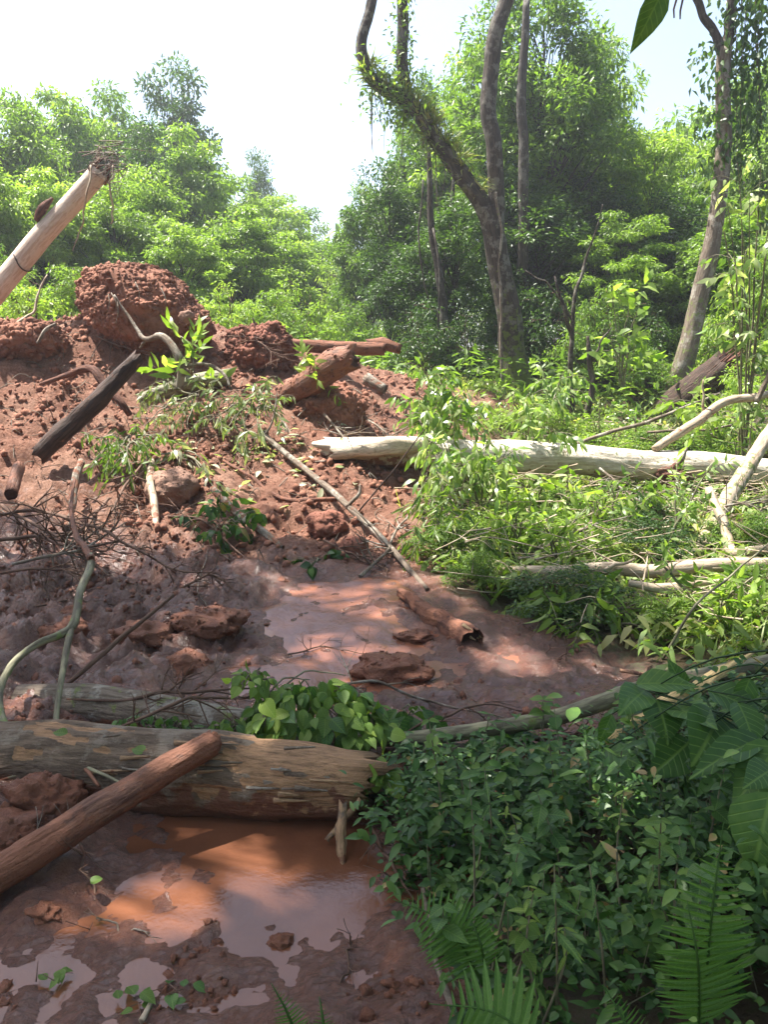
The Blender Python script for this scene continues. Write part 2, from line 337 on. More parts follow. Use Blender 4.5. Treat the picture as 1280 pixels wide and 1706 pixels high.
M['lf_dry'] = leaf_mat('dry_leaf', [(.09, .04, .02), (.2, .1, .05), (.3, .18, .09)], .2, .6, .2)
M['lf_dusty'] = leaf_mat('dusty_wilted_leaf', [(.06, .1, .025), (.12, .18, .05), (.22, .28, .11), (.5, .48, .36)], .4, .4, .5)
M['lf_wilt'] = leaf_mat('wilted_leaf', [(.07, .14, .025), (.15, .25, .05), (.27, .36, .11), (.5, .52, .34)], .45, .35, .6)

# ------------------------------------------------------------------ terrain
def c(px, py, Y, wet, rgh, veg): p = at(px, py, Y); return (*p, wet, rgh, veg)
CP = np.array([
    # near puddle and its banks (world x, y, z, wet, rough, vegetation)
    (-1.1, 1.0, -.012, 1, .16, 0), (-.5, 1.4, -.01, 1, .18, 0), (.1, 1.6, -.006, 1, .2, 0), (-.9, 1.9, -.03, 1, .12, 0), (-.35, 1.75, -.011, 1, .2, 0), (-.1, 1.85, -.006, 1, .24, 0), (-.75, 1.6, -.016, 1, .16, 0), (-.35, 2.15, -.032, 1, .14, 0),
    (.02, 2.1, -.008, 1, .22, 0), (-.7, 2.5, -.03, 1, .1, 0), (-.2, 2.55, -.03, 1, .2, 0), (-1.35, 2.2, .1, .8, .6, 0), (-1.2, 2.7, .06, .8, .5, 0), (-1.7, 2.5, .16, .7, .6, 0),
    (.35, 1.9, .04, .5, .3, .7), (.3, 1.3, .03, .6, .3, .5), (.8, 1.4, .12, .2, .3, 1), (.6, 2.4, .06, .2, .3, 1), (1.2, 2.2, .17, 0, .3, 1), (.35, 2.6, .0, .6, .3, .6), (2.2, 2.4, .25, 0, .3, 1),
    (-.9, 3.2, .06, .8, .4, 0), (0, 3.1, .02, .9, .3, 0), (.6, 3.2, .03, .8, .3, .2), (1.4, 3.2, .12, .4, .3, .8), (-1.7, 3.3, .15, .7, .6, 0), (2.6, 3.4, .2, 0, .3, 1),
    # liquid mud flow
    c(450, 1130, 3.75, 1, .1, 0), c(600, 1050, 4.35, 1, .05, 0), c(480, 1040, 4.45, 1, .05, 0), c(520, 985, 5.0, 1, .05, 0), c(620, 980, 5.05, 1, .08, 0), c(700, 1130, 3.75, 1, .25, 0), c(850, 1110, 3.95, 1, .2, 0), c(1000, 1140, 3.75, .9, .25, .1), c(760, 1040, 4.45, .9, .15, .1), c(1080, 1120, 3.95, .5, .3, .5),
    # churned wet mud left of the flow
    c(100, 1090, 3.95, .8, .8, 0), c(250, 1080, 4.0, .85, .8, 0), c(350, 1060, 4.15, .8, .9, 0), c(250, 990, 4.7, .8, .8, 0), c(50, 980, 4.75, .8, .7, 0), c(360, 980, 4.85, .7, .7, 0), c(150, 930, 5.3, .75, .6, 0), c(0, 900, 5.6, .6, .7, 0),
    # foot and face of the mound
    c(400, 940, 5.5, .4, .7, 0), c(540, 940, 5.5, .4, .6, 0), c(250, 880, 6.0, .3, .7, 0), c(480, 880, 6.2, .1, .6, 0), c(620, 900, 6.0, .1, .6, .1), c(100, 820, 6.6, .35, .8, 0), c(300, 800, 6.9, .1, .7, 0), c(480, 790, 7.1, 0, .6, 0), c(620, 800, 7.1, 0, .6, .2),
    c(50, 730, 7.6, .2, .9, 0), c(220, 720, 7.8, .1, .8, 0), c(400, 700, 8.1, 0, .7, 0), c(560, 710, 8.3, 0, .6, 0), c(50, 640, 8.6, 0, .9, 0), c(200, 620, 9.0, 0, .6, 0), c(400, 640, 9.0, 0, .7, 0), c(560, 660, 9.2, 0, .6, 0),
    c(20, 575, 9.6, 0, .6, 0), c(150, 540, 9.6, 0, .6, 0), c(250, 525, 9.7, 0, .5, 0), c(340, 568, 9.8, 0, .6, 0), c(430, 585, 10.2, 0, .6, 0), c(540, 605, 10.6, 0, .5, 0), c(660, 630, 11.2, 0, .6, .1), c(700, 680, 10.2, 0, .6, .15), c(800, 665, 11.6, 0, .5, .4),
    # behind the ridge
    (-5, 13, 1.7, 0, .3, .8), (-2, 13.5, 1.5, 0, .3, .8), (0, 14, 1.15, 0, .3, .8), (-8, 9.5, 2.0, 0, .4, .6), (-5.5, 7, 1.2, 0, .6, .3), (-4.5, 5, .5, .3, .6, .3), (-3.2, 3.6, .3, .5, .5, .2), (-6, 3, .7, 0, .3, .8),
    # the cleared bank under the fallen tree
    c(860, 655, 13, 0, .3, 1), c(1130, 665, 13, 0, .3, 1), c(760, 860, 6.7, 0, .3, .8), c(900, 900, 6.4, 0, .2, 1), c(1150, 900, 6.4, 0, .2, 1), c(900, 1000, 5.0, 0, .2, 1), c(1150, 1020, 4.8, 0, .2, 1), c(820, 960, 5.4, .2, .2, .8), c(750, 780, 8.6, 0, .4, .6), c(950, 800, 8.6, 0, .3, 1), c(1200, 810, 8.5, 0, .3, 1), c(900, 720, 10.8, 0, .3, 1), c(1150, 730, 10.6, 0, .3, 1), c(1180, 1090, 4.1, 0, .2, 1),
    (5, 5, .3, 0, .3, 1), (5, 8.5, .45, 0, .3, 1), (7, 12, 1.2, 0, .3, 1), (4.5, 2, .4, 0, .3, 1), (0, -2, .1, .3, .3, .6), (4, -2, .4, 0, .3, 1), (-4, -1, .5, .2, .4, .8), (0, 0, 0, .8, .3, .3),
    (0, 20, 1.2, 0, .3, 1), (10, 20, 1.6, 0, .3, 1), (-10, 20, 2.2, 0, .3, 1), (0, 32, 1.2, 0, .3, 1), (18, 30, 2.2, 0, .3, 1), (-18, 30, 3.2, 0, .3, 1), (18, 5, 1.2, 0, .3, 1), (-18, 5, 2.4, 0, .3, 1), (0, -18, .8, 0, .3, 1), (18, -15, 1, 0, .3, 1), (-18, -15, 1.2, 0, .3, 1)])
_K = lambda d: np.sqrt(d*d + .36)
_D = np.linalg.norm(CP[:, None, :2]-CP[None, :, :2], axis=2)
_WT = np.linalg.solve(_K(_D) - 1e-2*np.eye(len(CP)), CP[:, 2]-1.0)
def terrain(x, y, fine=True, masks=False):
    x = np.atleast_1d(np.asarray(x, float)); y = np.atleast_1d(np.asarray(y, float)); z = np.empty_like(x); MK = np.empty((len(x), 3))
    for a in range(0, len(x), 20000):
        sl = slice(a, a+20000); d = np.hypot(x[sl, None]-CP[None, :, 0], y[sl, None]-CP[None, :, 1])
        h = 1.0 + _K(d)@_WT; r = np.hypot(x[sl], y[sl]-5); k = np.clip((r-22)/14, 0, 1); k = k*k*(3-2*k)
        z[sl] = h*(1-k) + 1.8*k
        w = 1/(d**3.2+.004); MK[sl] = (w@CP[:, 3:6])/w.sum(1, keepdims=True)
    Q = np.c_[x, y, x*0]
    if fine:
        rg = MK[:, 1]
        clod = 1-np.abs(vnoise(Q*3.1+np.c_[vnoise(Q*2., 4), vnoise(Q*2.+7, 5), x*0]*.6, 11))
        w5 = Q*5.2+np.c_[vnoise(Q*4., 14), vnoise(Q*4.+7, 15), x*0]*.5
        bil = np.abs(vnoise(w5, 71))+.5*np.abs(vnoise(w5*2.1+5, 72))+.3*np.abs(vnoise(w5*4.3+9, 73))
        z = z + rg*(.1*(.45-clod**2) + .11*fbm(Q*2.6, 5, 21, .6) + .05*np.abs(fbm(Q*9, 3, 31, .6)) + (.06+.05*MK[:, 0])*(bil-.6) + .03*MK[:, 0]*fbm(Q*13, 4, 81, .65)) + .02*fbm(Q*1.1, 3, 41)*(1-.8*(MK[:, 0] > .9))
        z = z + (1-rg)*MK[:, 0]*(.017*fbm(Q*12., 5, 51, .66) + .018*(np.abs(vnoise(Q*9.+np.c_[vnoise(Q*6., 91), vnoise(Q*6.+3, 92), x*0]*.6, 93))-.33))
        z = z + np.clip(np.hypot(x, y)-15, 0, 20)*.03*fbm(Q*.15, 3, 61)
    return (z, MK) if masks else z
def gz(x, y): return float(terrain([x], [y], False)[0])
_gc = {}
def G(px, py, lift=0.):
    """point of the ground seen at a photo pixel, raised by lift"""
    d = ray(px, py); t = np.geomspace(.9, 60, 900); X = np.array([0, 0, CAM_Z]) + d*(t/d[1])[:, None]
    h = terrain(X[:, 0], X[:, 1], False)+lift; hit = np.nonzero(X[:, 2] <= h)[0]
    return X[hit[0]] if len(hit) else X[-1]

def grid_axis():
    ya = np.concatenate([-np.geomspace(160, 1.0, 26), np.linspace(-.9, 1.1, 26), np.geomspace(1.16, 13, 400), np.geomspace(13.3, 170, 60)])
    xr = np.concatenate([np.linspace(0, 1.6, 86), np.geomspace(1.625, 5.2, 120)[1:], np.geomspace(5.3, 165, 52)])
    return np.concatenate([-xr[:0:-1], xr]), ya
gx, gy = grid_axis(); X, Y = np.meshgrid(gx, gy); zz, mk = terrain(X.ravel(), Y.ravel(), True, True)
nx, ny = len(gx), len(gy); ii = (np.arange(ny-1)[:, None]*nx + np.arange(nx-1)[None]).ravel()
gm = make_mesh('ground', np.c_[X.ravel(), Y.ravel(), zz], [np.c_[ii, ii+1, ii+nx+1, ii+nx]], {'mask': mk}, True, M['ground'])
ground = bpy.data.objects.new('ground', gm); COL.objects.link(ground); tag(ground, 'red earth slide and forest floor', None, None, 'structure')

def sheet(name, x0, x1, y0, y1, n, zf, m, label):
    xs = np.linspace(x0, x1, n); ys = np.linspace(y0, y1, n); A, B = np.meshgrid(xs, ys); z = zf(A.ravel(), B.ravel())
    i = (np.arange(n-1)[:, None]*n + np.arange(n-1)[None]).ravel()
    o = bpy.data.objects.new(name, make_mesh(name, np.c_[A.ravel(), B.ravel(), z], [np.c_[i, i+1, i+n+1, i+n]], None, True, m)); COL.objects.link(o)
    return tag(o, label, None, None, 'structure')
sheet('water', -2.2, .75, .5, 2.9, 40, lambda x, y: x*0 - .016 + .0*y, M['water'], 'brown muddy water pooled before the rotting log')
def stream_z(x, y):
    z, mk_ = terrain(x, y, True, True); zb = terrain(x, y, False)
    return zb + .016 - .16*np.clip(mk_[:, 1]-.16, 0, 1) - .22*np.clip(.93-mk_[:, 0], 0, 1) - .2*mk_[:, 2] + .006*fbm(np.c_[x*5, y*5, x*0], 3, 77) - .3*np.clip(3.25-y, 0, 1)
sheet('mud_water', -1.6, 2.3, 3.0, 5.9, 130, stream_z, M['stream'], 'thin liquid mud flowing out below the mound')

# ------------------------------------------------------------------ soil: clods and lumps
def ico(sub):
    import bmesh
    bm = bmesh.new(); bmesh.ops.create_icosphere(bm, subdivisions=sub, radius=1); bm.verts.ensure_lookup_table()
    V = np.array([v.co[:] for v in bm.verts]); F = np.array([[v.index for v in f.verts] for f in bm.faces]); bm.free(); return V, F
ICO = {k: ico(k) for k in (1, 2, 3, 4, 5)}
def lump(mb, pos, size, sub=3, amp=.25, freq=1.6, seed=0, rot=None):
    V, F = ICO[sub]; r = 1+amp*fbm(V*freq+seed*3.7, 5, seed, .5) + amp*.3*np.maximum(0, vnoise(V*freq*3+seed, seed+2))
    P = V*r[:, None]*np.asarray(size)
    if rot is not None: P = P@np.array(Matrix.Rotation(rot[0], 3, 'X') @ Matrix.Rotation(rot[1], 3, 'Y') @ Matrix.Rotation(rot[2], 3, 'Z')).T
    mb.add(P+np.asarray(pos), [F])
def scatter_lumps(name, n, box, smin, smax, want, m, label, sub=1, power=2.2, sink=.25, seed=3, smooth=False):
    rg = np.random.default_rng(seed); xs = rg.uniform(box[0], box[1], n); ys = rg.uniform(box[2], box[3], n); z, mk = terrain(xs, ys, True, True)
    keep = rg.random(n) < want(xs, ys, mk); xs, ys, z = xs[keep], ys[keep], z[keep]; k = len(xs)
    V, F = ICO[sub]; nv = len(V); S = smin+(smax-smin)*rg.random(k)**power*1.0
    P = V[None]*(1+.28*rg.normal(0, 1, (k, nv, 1)).clip(-1.6, 1.6))*S[:, None, None]*rg.uniform(.65, 1.25, (k, 1, 3))
    P = P+np.c_[xs, ys, z+S*(.5-sink)][:, None]
    mb = MB().add(P.reshape(-1, 3), [(F[None]+(np.arange(k)*nv)[:, None, None]).reshape(-1, 3)])
    return tag(mb.obj(name, m, None, sub > 1 or smooth), label, None, None, 'stuff')
scatter_lumps('soil_crumbs', 60000, (-5.5, 3, 5, 11.5), .004, .045, lambda x, y, m: np.clip(m[:, 1]*1.1-m[:, 0]*.9-m[:, 2]*1.2, 0, 1)*np.clip(.55+.9*vnoise(np.c_[x*1.7, y*1.7, x*0], 14), .1, 1), M['soil'], 'loose red soil crumbs strewn over the mound', 1, 4.5)
scatter_lumps('mud_crumbs', 16000, (-2.8, 2.4, 2.9, 5.8), .004, .03, lambda x, y, m: np.clip(m[:, 1]*1.2-.1, 0, 1)*(m[:, 2] < .4)*np.clip(vnoise(np.c_[x*2.3, y*2.3, x*0], 24)*1.5+.35, .1, 1), M['mudclod'], 'small wet mud crumbs on the churned slope', 1, 5., .75, 5, True)
scatter_lumps('puddle_lumps', 2600, (-1.0, .35, 1.2, 2.4), .004, .022, lambda x, y, m: np.clip(vnoise(np.c_[x*4, y*4, x*0], 8)*1.8-.25+(x+.35)*.8, 0, 1)*(m[:, 2] < .4), M['mudclod'], 'small mud blobs standing out of the puddle', 2, 3., .72, 9)

def crumbs_on(o_mb, n, s0, s1, parent, m, seed, origin=None):
    rg = np.random.default_rng(seed); Vv = np.concatenate(o_mb.V); c_ = Vv[rg.integers(0, len(Vv), n)]; V, F = ICO[1]; S = s0+(s1-s0)*rg.random(n)**3
    P = V[None]*(1+.28*rg.normal(0, 1, (n, 12, 1)).clip(-1.5, 1.5))*S[:, None, None]*rg.uniform(.6, 1.3, (n, 1, 3))+c_[:, None]
    q = MB().add(P.reshape(-1, 3), [(F[None]+(np.arange(n)*12)[:, None, None]).reshape(-1, 3)]).obj('crumbs', M[m], parent, False); q['kind'] = 'stuff'; return q
def clod(name, pos, size, label, m='soil', sub=4, amp=.22, freq=1.6, seed=0, rot=None, cat='soil clod', group=None):
    mb = MB(); lump(mb, pos, size, sub, amp, freq, seed, rot)
    o = empty(name, np.asarray(pos)-[0, 0, size[2]*.8], label, cat, group); mb.obj('earth', M[m], o)
    sz = max(size); crumbs_on(mb, int(np.clip(2500*sz/.4, 200, 2600))//(1 if cat == 'soil clod' else 3), sz*.012, sz*(.1 if cat == 'soil clod' else .07), o, m, seed); return o

rg = np.random.default_rng(55); mb = MB(); k = 0
while k < 420:
    x, y = rg.uniform(-4.2, 1.5), rg.uniform(5.2, 10.4); z_, m_ = terrain([x], [y], True, True)
    if m_[0, 1] < .45 or m_[0, 2] > .3: continue
    k += 1; a = rg.uniform(0, 6.28); l = rg.uniform(.06, .45)*rg.uniform(.4, 1); d = np.array([math.cos(a), math.sin(a), rg.normal(0, .25)])*l; q = np.array([x, y, z_[0]+.015])
    tube(mb, [q-d*.5, q+[0, 0, rg.uniform(0, .07)]+rg.normal(0, .03, 3), q+d*.5+[0, 0, rg.uniform(-.02, .08)]], [rg.uniform(.002, .007), .004, .0015], 4, 6, .1, caps=False, seed=k)
tag(mb.obj('root_scraps', M['bark_log']), 'fine torn roots and twigs littering the mound face', None, None, 'stuff')
# the great root ball on the crest
p = at(240, 520, 9.55)
rb = empty('root_ball', p-[0, 0, .55], 'huge dark red ball of earth and roots crowning the mound', 'root ball')
mb = MB(); lump(mb, p, (.74, .6, .47), 5, .16, 1.7, 4, (0, .38, 0)); mb.obj('earth', M['soil'], rb)
crumbs_on(mb, 6000, .006, .04, rb, 'soil', 3)
for i, (a, b2) in enumerate([((185, 488), (195, 520)), ((180, 490), (178, 520)), ((195, 500), (192, 540)), ((225, 470), (232, 500)), ((268, 480), (276, 512)), ((300, 560), (318, 575))]):
    mb = MB(); tube(mb, [at(*a, 8.86), at((a[0]+b2[0])/2+3, (a[1]+b2[1])/2, 8.78), at(*b2, 8.8)], [.007, .005, .002], 5, 8, .1, seed=i); mb.obj('root', M['bark_log'], rb)
mb = MB(); lump(mb, at(310, 527, 8.98), (.08, .05, .07), 3, .25, 2, 9); mb.obj('stone', M['pale'] if 0 else M['stone'], rb)
clod('soil_clod', at(35, 575, 9.2), (.5, .4, .3), 'large rounded red clod on the crest where the pale twig lies', seed=5, sub=5, amp=.16)
clod('soil_clod', at(430, 590, 9.7), (.42, .35, .33), 'dark rooty clod of earth between the root ball and the crest log', 'soil_dark', 5, .22, 2.2, 6)
clod('soil_clod', at(545, 690, 8.6), (.42, .35, .32), 'smooth red clod under the jutting muddy log stub', seed=7, sub=5, amp=.16)
clod('boulder', at(285, 815, 6.6), (.2, .2, .19), 'smooth mud-coated boulder with a shaded face beside the pale upright stick', 'stone', 5, .2, 1.3, 8, cat='boulder')
clod('boulder', at(545, 875, 6.1), (.15, .15, .13), 'dark round boulder with dry crumbs on top under the long pole', 'soil_dark', 5, .22, 1.5, 9, cat='boulder')
clod('boulder', at(590, 920, 5.75), (.12, .14, .13), 'dark block of earth just below the round boulder', 'soil_dark', 4, .2, 1.6, 10, cat='boulder')
for i, (px, py, Y, s, lb) in enumerate([(655, 1115, 3.9, (.19, .13, .075), 'broad crumbly mud lump standing in the liquid mud behind the leafy heap'), (690, 1060, 4.25, (.1, .07, .03), 'flat mud lump beside the sunken hollow log'),
        (120, 1050, 4.05, (.09, .07, .07), 'rounded mud lump beside the forked green branch'), (310, 1110, 3.85, (.13, .1, .07), 'shiny mud lump at the edge of the flow'), (70, 1060, 4.0, (.1, .08, .05), 'low mud lump at the bend of the green branch'),
        (130, 1020, 4.25, (.08, .07, .05), 'dark mud lump behind the forked green branch'), (340, 1040, 4.2, (.22, .15, .09), 'wide churned mud bank leaning over the liquid mud'), (240, 1060, 4.05, (.16, .12, .08), 'smooth sided mud block in the churned slope'), (70, 1520, 2.05, (.05, .04, .025), 'wet mud lump in the puddle beside the bare twigs'), (330, 1590, 1.9, (.03, .03, .02), 'small mud lump in the middle of the puddle'), (470, 1570, 1.95, (.035, .03, .02), 'dark mud lump in the puddle beside a row of blobs'), (470, 970, 5.2, (.06, .05, .03), 'small pale lump at the top of the liquid mud')]):
    g = G(px, py, s[2]*.4); clod('mud_lump', g, s, lb, 'mudclod', 4, .3, 2., 20+i, cat='mud lump')
clod('mud_bank', (-1.42, 2.3, .04), (.28, .26, .12), 'dark wet mud bank under the diagonal log', 'mudclod', 5, .3, 2.2, 41, cat='mud bank')
clod('mud_bank', (-1.2, 2.5, .06), (.13, .1, .12), 'red mud packed beside the near log below the forked branch', 'mudclod', 5, .3, 2.2, 42, cat='mud bank')

# ------------------------------------------------------------------ logs and branches
def stick(name, pts, rad, label, m='twig', cat='branch', seg=7, n=16, amp=.1, wob=.0, seed=0, surf=(0, 0, 0), jag=.6, knots=.6, group=None, side=None):
    """one branch; side: list of (points, radii) that grow from it"""
    pts = [np.asarray(q, float) for q in pts]; mb = MB(); tube(mb, pts, rad, seg, n, amp, 6., wob, seed, surf, True, jag, knots)
    for k, (sp, sr) in enumerate(side or []): tube(mb, [np.asarray(q, float) for q in sp], sr, max(5, seg-2), 10, amp, 6., wob*.5, seed+k+1, surf, True, 0, .3)
    o = mb.obj(name, M[m], None, True, tuple(min(pts, key=lambda q: q[2]))); return tag(o, label, cat, group)
def splinters(mb, pos, axis, R, n, L, seed, surf=(1, 0, 0)):
    rg = np.random.default_rng(seed); axis = unit(axis); u = unit(np.cross(axis, [.3, .2, .9])); v = np.cross(axis, u)
    for i in range(n):
        a = rg.uniform(0, 2*math.pi); r = R*math.sqrt(rg.random())*.92; p0 = pos+(u*math.cos(a)+v*math.sin(a))*r - axis*R*.5
        tube(mb, [p0, p0+axis*(R*.5+L*rg.uniform(.25, 1))+rg.normal(0, .05, 3)*L], [R*rg.uniform(.12, .3), R*.02], 4, 4, .2, seed=seed+i, surf=surf)

# near rotting log
L0, L1 = np.array([-1.62, 2.78, .12]), np.array([-.13, 2.6, .095])
nl = empty('rotting_log', (-.9, 2.7, 0), 'thick grey rotting log with a bare splintered end lying across the puddle', 'log')
def nl_surf(t, a, nz):
    ex = np.clip((t-.7)*4, 0, .75) + .32*(t > .42)*(np.sin(a*2.3+t*15) > .2) - 1.2*(t < .4); moss = np.clip(.62*np.exp(-((t-.27)/.13)**2)+.25*(t < .3), 0, 1)*(nz > .25)*(t < .6)
    return ex, moss, np.clip(.5+(-nz-.05)*.6, 0, .8)*(t > .3)+.34*(t <= .3)
mb = MB(); tube(mb, [L0-[.6, -.05, -.02], L0, [-1.1, 2.72, .11], [-.6, 2.66, .10], [-.3, 2.62, .1], L1], [.15, .15, .155, .15, .142, .128], 56, 170, .06, 5., .02, 3, nl_surf, True, 1.3, .25, .075)
mb.obj('trunk', M['near_log'], nl)
mb = MB(); splinters(mb, L1-[.03, 0, 0], L1-L0, .115, 34, .12, 5); mb.obj('splintered_end', M['near_log'], nl)
mb = MB()
rg = np.random.default_rng(4)
for i in range(26):   # loose flakes of bark standing off the wood
    t = rg.uniform(.35, .95); q = L0*(1-t)+L1*t; a = rg.uniform(-.2, 1.3); r = .155; p0 = q+np.array([0, -math.cos(a)*r, math.sin(a)*r])
    tube(mb, [p0, p0+[rg.uniform(.04, .14), -.004, rg.uniform(-.01, .01)]], [rg.uniform(.004, .012), .003], 5, 5, .3, seed=i, surf=(rg.random() < .5, 0, .2))
mb.obj('bark_flakes', M['bark_log'], nl)['kind'] = 'stuff'

dl = empty('muddy_log', at(0, 1455, 2.1), 'mud-coated straight log propped diagonally over the rotting log', 'log')
D0, D1 = at(-70, 1500, 2.05), at(352, 1238, 2.56)
mb = MB(); tube(mb, [D0, D0*.5+D1*.5+[0, 0, .008], D1], [.056, .052, .044], 24, 70, .07, 7., .004, 6, lambda t, a, nz: (.25+0*t, 0*t, .55+.2*np.sin(t*9)), True, .3, .7); mb.obj('trunk', M['bark_mud'], dl)
mb = MB(); splinters(mb, D1-(D1-D0)*.01, D1-D0, .042, 12, .03, 8, (.2, 0, .7)); lump(mb2 := MB(), D1-(D1-D0)*.004, (.04, .03, .04), 3, .3, 2.2, 3); mb2.obj('crumbled_end', M['soil'], dl)

bl = empty('grey_log', G(180, 1185), 'pale grey log lying half buried behind the rotting log', 'log')
mb = MB(); tube(mb, [at(40, 1172, 3.3), at(170, 1176, 3.2), at(330, 1203, 3.1), at(600, 1248, 3.05)], [.085, .088, .085, .07], 24, 60, .06, 5., .0, 12, lambda t, a, nz: (0*t, .35*(nz > .2)*(t > .2), .1+.5*(nz < -.1)), True, .3, .5); mb.obj('trunk', M['bark_log'], bl)

tl = empty('slender_log', G(900, 1200), 'long slender grey-green trunk lying across the mud above the undergrowth', 'trunk')
mb = MB(); tube(mb, [at(560, 1238, 2.95), at(760, 1222, 2.95), at(930, 1195, 3.0), at(1060, 1150, 3.1), at(1180, 1125, 3.2), at(1330, 1095, 3.35)], [.026, .03, .034, .036, .038, .04], 16, 80, .06, 6., .004, 15, (.0, .3, .1), True, .4, .6); mb.obj('trunk', M['green_branch'], tl)
stick('broken_branch', [at(640, 1255, 2.95), at(800, 1248, 2.95), at(930, 1255, 2.95)], [.02, .026, .018], 'grey muddy branch lying in the undergrowth beneath the slender trunk', 'bark_log', seed=31, surf=(0, .1, .3))
sp = empty('splintered_branch', G(1000, 1240), 'yellow freshly splintered branch crossing the slender trunk', 'branch')
A0, A1 = at(985, 1252, 2.9), at(1255, 1088, 3.12)
mb = MB(); tube(mb, [A0, A0*.72+A1*.28, A0*.35+A1*.65, A1], [.012, .03, .03, .006], 9, 40, .35, 8., .008, 16, (.9, 0, 0), True, 2., .8); mb.obj('wood', M['splint'], sp)
mb = MB(); splinters(mb, A0*.3+A1*.7, A1-A0, .03, 9, .2, 17, (.9, 0, 0)); splinters(mb, A0*.75+A1*.25, A0-A1, .025, 7, .14, 18, (.9, 0, 0)); mb.obj('splinter', M['splint'], sp)
stick('stake', [at(572, 1345, 2.42), at(568, 1400, 2.36), at(577, 1482, 2.26)], [.013, .018, .004], 'flat splintered stake stuck in the mud under the log end', 'bark_log', 'stake', 5, 18, .3, seed=33, surf=(.7, 0, .35), jag=2.)
stick('splinter', [at(545, 1398, 2.4), at(600, 1335, 2.47)], [.009, .012], 'short wood splinter leaning on the broken log end', 'bark_log', 'splinter', 5, 8, .3, seed=34, surf=(.7, 0, .3))

# forked green branch at the left
e = lambda px, py, Y: at(px, py, Y)
stick('forked_branch', [e(152, 925, 4.1), e(150, 945, 4.0), e(133, 985, 3.7), e(118, 1045, 3.45), e(60, 1075, 3.3), e(18, 1110, 3.15), e(-2, 1160, 3.0), e(15, 1220, 2.85), e(62, 1262, 2.72), e(130, 1272, 2.62), e(165, 1310, 2.5)], [.014, .021, .019, .02, .016, .016, .015, .014, .012, .01, .005],
      'greenish forked branch curving down to the rotting log', 'green_branch', 'branch', 10, 90, .08, .004, 50, lambda t, a, nz: (0*t, .3+0*t, .6*(t < .04)+.75*(t > .86)), side=[([e(118, 1045, 3.45), e(105, 1110, 3.2), e(98, 1160, 3.05), e(92, 1235, 2.85), e(112, 1320, 2.6)], [.017, .014, .012, .01, .006]),       ([e(130, 1272, 2.62), e(190, 1300, 2.5), e(250, 1330, 2.45)], [.008, .005, .003]), ([e(75, 1268, 2.7), e(45, 1285, 2.62), e(0, 1300, 2.6)], [.007, .006, .004]), ([e(100, 1285, 2.65), e(95, 1330, 2.6), e(80, 1370, 2.55)], [.005, .004, .002])])
stick('muddy_bough', [e(152, 932, 4.05), e(128, 890, 4.5), e(118, 840, 4.95), e(124, 800, 5.3)], [.019, .016, .013, .006], 'mud-smeared bough continuing up the slope from the forked green branch', 'bark_mud', 'branch', 9, 30, .15, .01, 57, (0, 0, .6))
stick('thin_stick', [at(112, 1140, 3.5), at(200, 1065, 3.75), at(288, 992, 4.05)], [.012, .012, .01], 'straight brown stick leaning up out of the churned mud', 'twig', 'stick', 7, 24, .12, .004, 51)
pole = [e(435, 722, 7.6), e(500, 775, 7.1), e(575, 842, 6.35), e(640, 900, 5.75), e(712, 982, 5.05)]
stick('long_pole', pole, [.027, .027, .027, .024, .016], 'long bare pole sloping down the mound towards the liquid mud', 'bark_log', 'pole', 10, 60, .07, .012, 52, (0, 0, .25), side=[([e(578, 845, 6.3), e(598, 822, 6.3), e(600, 806, 6.35)], [.018, .014, .006]), ([e(440, 726, 7.55), e(455, 700, 7.6), e(462, 650, 7.7)], [.012, .01, .004])])
stick('dark_stick', [e(598, 852, 6.0), e(650, 790, 5.9), e(708, 715, 5.9)], [.007, .006, .004], 'thin dark stick standing out from the long pole', 'dark', 'stick', 5, 20, .1, .006, 53)
hl = empty('hollow_log', G(790, 1075), 'short mud-coated log with a dark hollow end sunk in the liquid mud', 'log')
H0, H1 = at(668, 985, 4.85)+[0, 0, -.01], at(785, 1072, 4.15)+[0, 0, .02]
mb = MB(); tube(mb, [H0, H0*.5+H1*.5, H1], [.03, .055, .072], 26, 60, .2, 6., .012, 54, (.05, 0, .55), False, .5, .5); mb.obj('trunk', M['rot'], hl)
mb = MB(); tube(mb, [H1-(H1-H0)*.16, H1-(H1-H0)*.01], [.04, .058], 22, 6, .15, 6., 0, 55, (0, 0, 0), True); splinters(mb, H1-(H1-H0)*.02, H1-H0, .08, 8, .05, 56); mb.obj('hollow_shade_plug', M['dark'], hl)  # solid dark plug paints the shade inside the hollow; splinters around it
mb = MB(); tube(mb, [e(762, 1072, 4.2), e(785, 1052, 4.2)], [.005, .003], 5, 5, .1); mb.obj('splinter', M['pale'], hl)

ss = empty('log_stub', at(500, 645, 8.7), 'mud-caked log stub jutting up at an angle from the mound crest', 'log')
mb = MB(); tube(mb, [at(462, 668, 8.6), at(520, 632, 8.35), at(560, 608, 8.2), at(582, 598, 8.15)], [.12, .14, .145, .125], 30, 60, .2, 5., .02, 60, (.15, 0, .6), True, .8, .8); mb.obj('trunk', M['bark_mud'], ss); crumbs_on(mb, 220, .006, .02, ss, 'soil_dark', 6)
mb = MB(); lump(mb, at(579, 598, 8.16), (.06, .1, .11), 4, .2, 2, 61); mb.obj('crumbled_end', M['rot'] if 0 else M['soil_dark'], ss)
for i in range(4):
    q = at(505+i*14, 640+i*3, 8.5); mb = MB(); tube(mb, [q, q+[.02, 0, -.12], q+[.0, -.02, -.3]], [.012, .008, .003], 5, 8, .1, seed=i); mb.obj('root', M['rot'], ss)
cl = empty('crest_log', at(560, 585, 10.4), 'long straight dark red log lying level on the skyline of the mound', 'log')
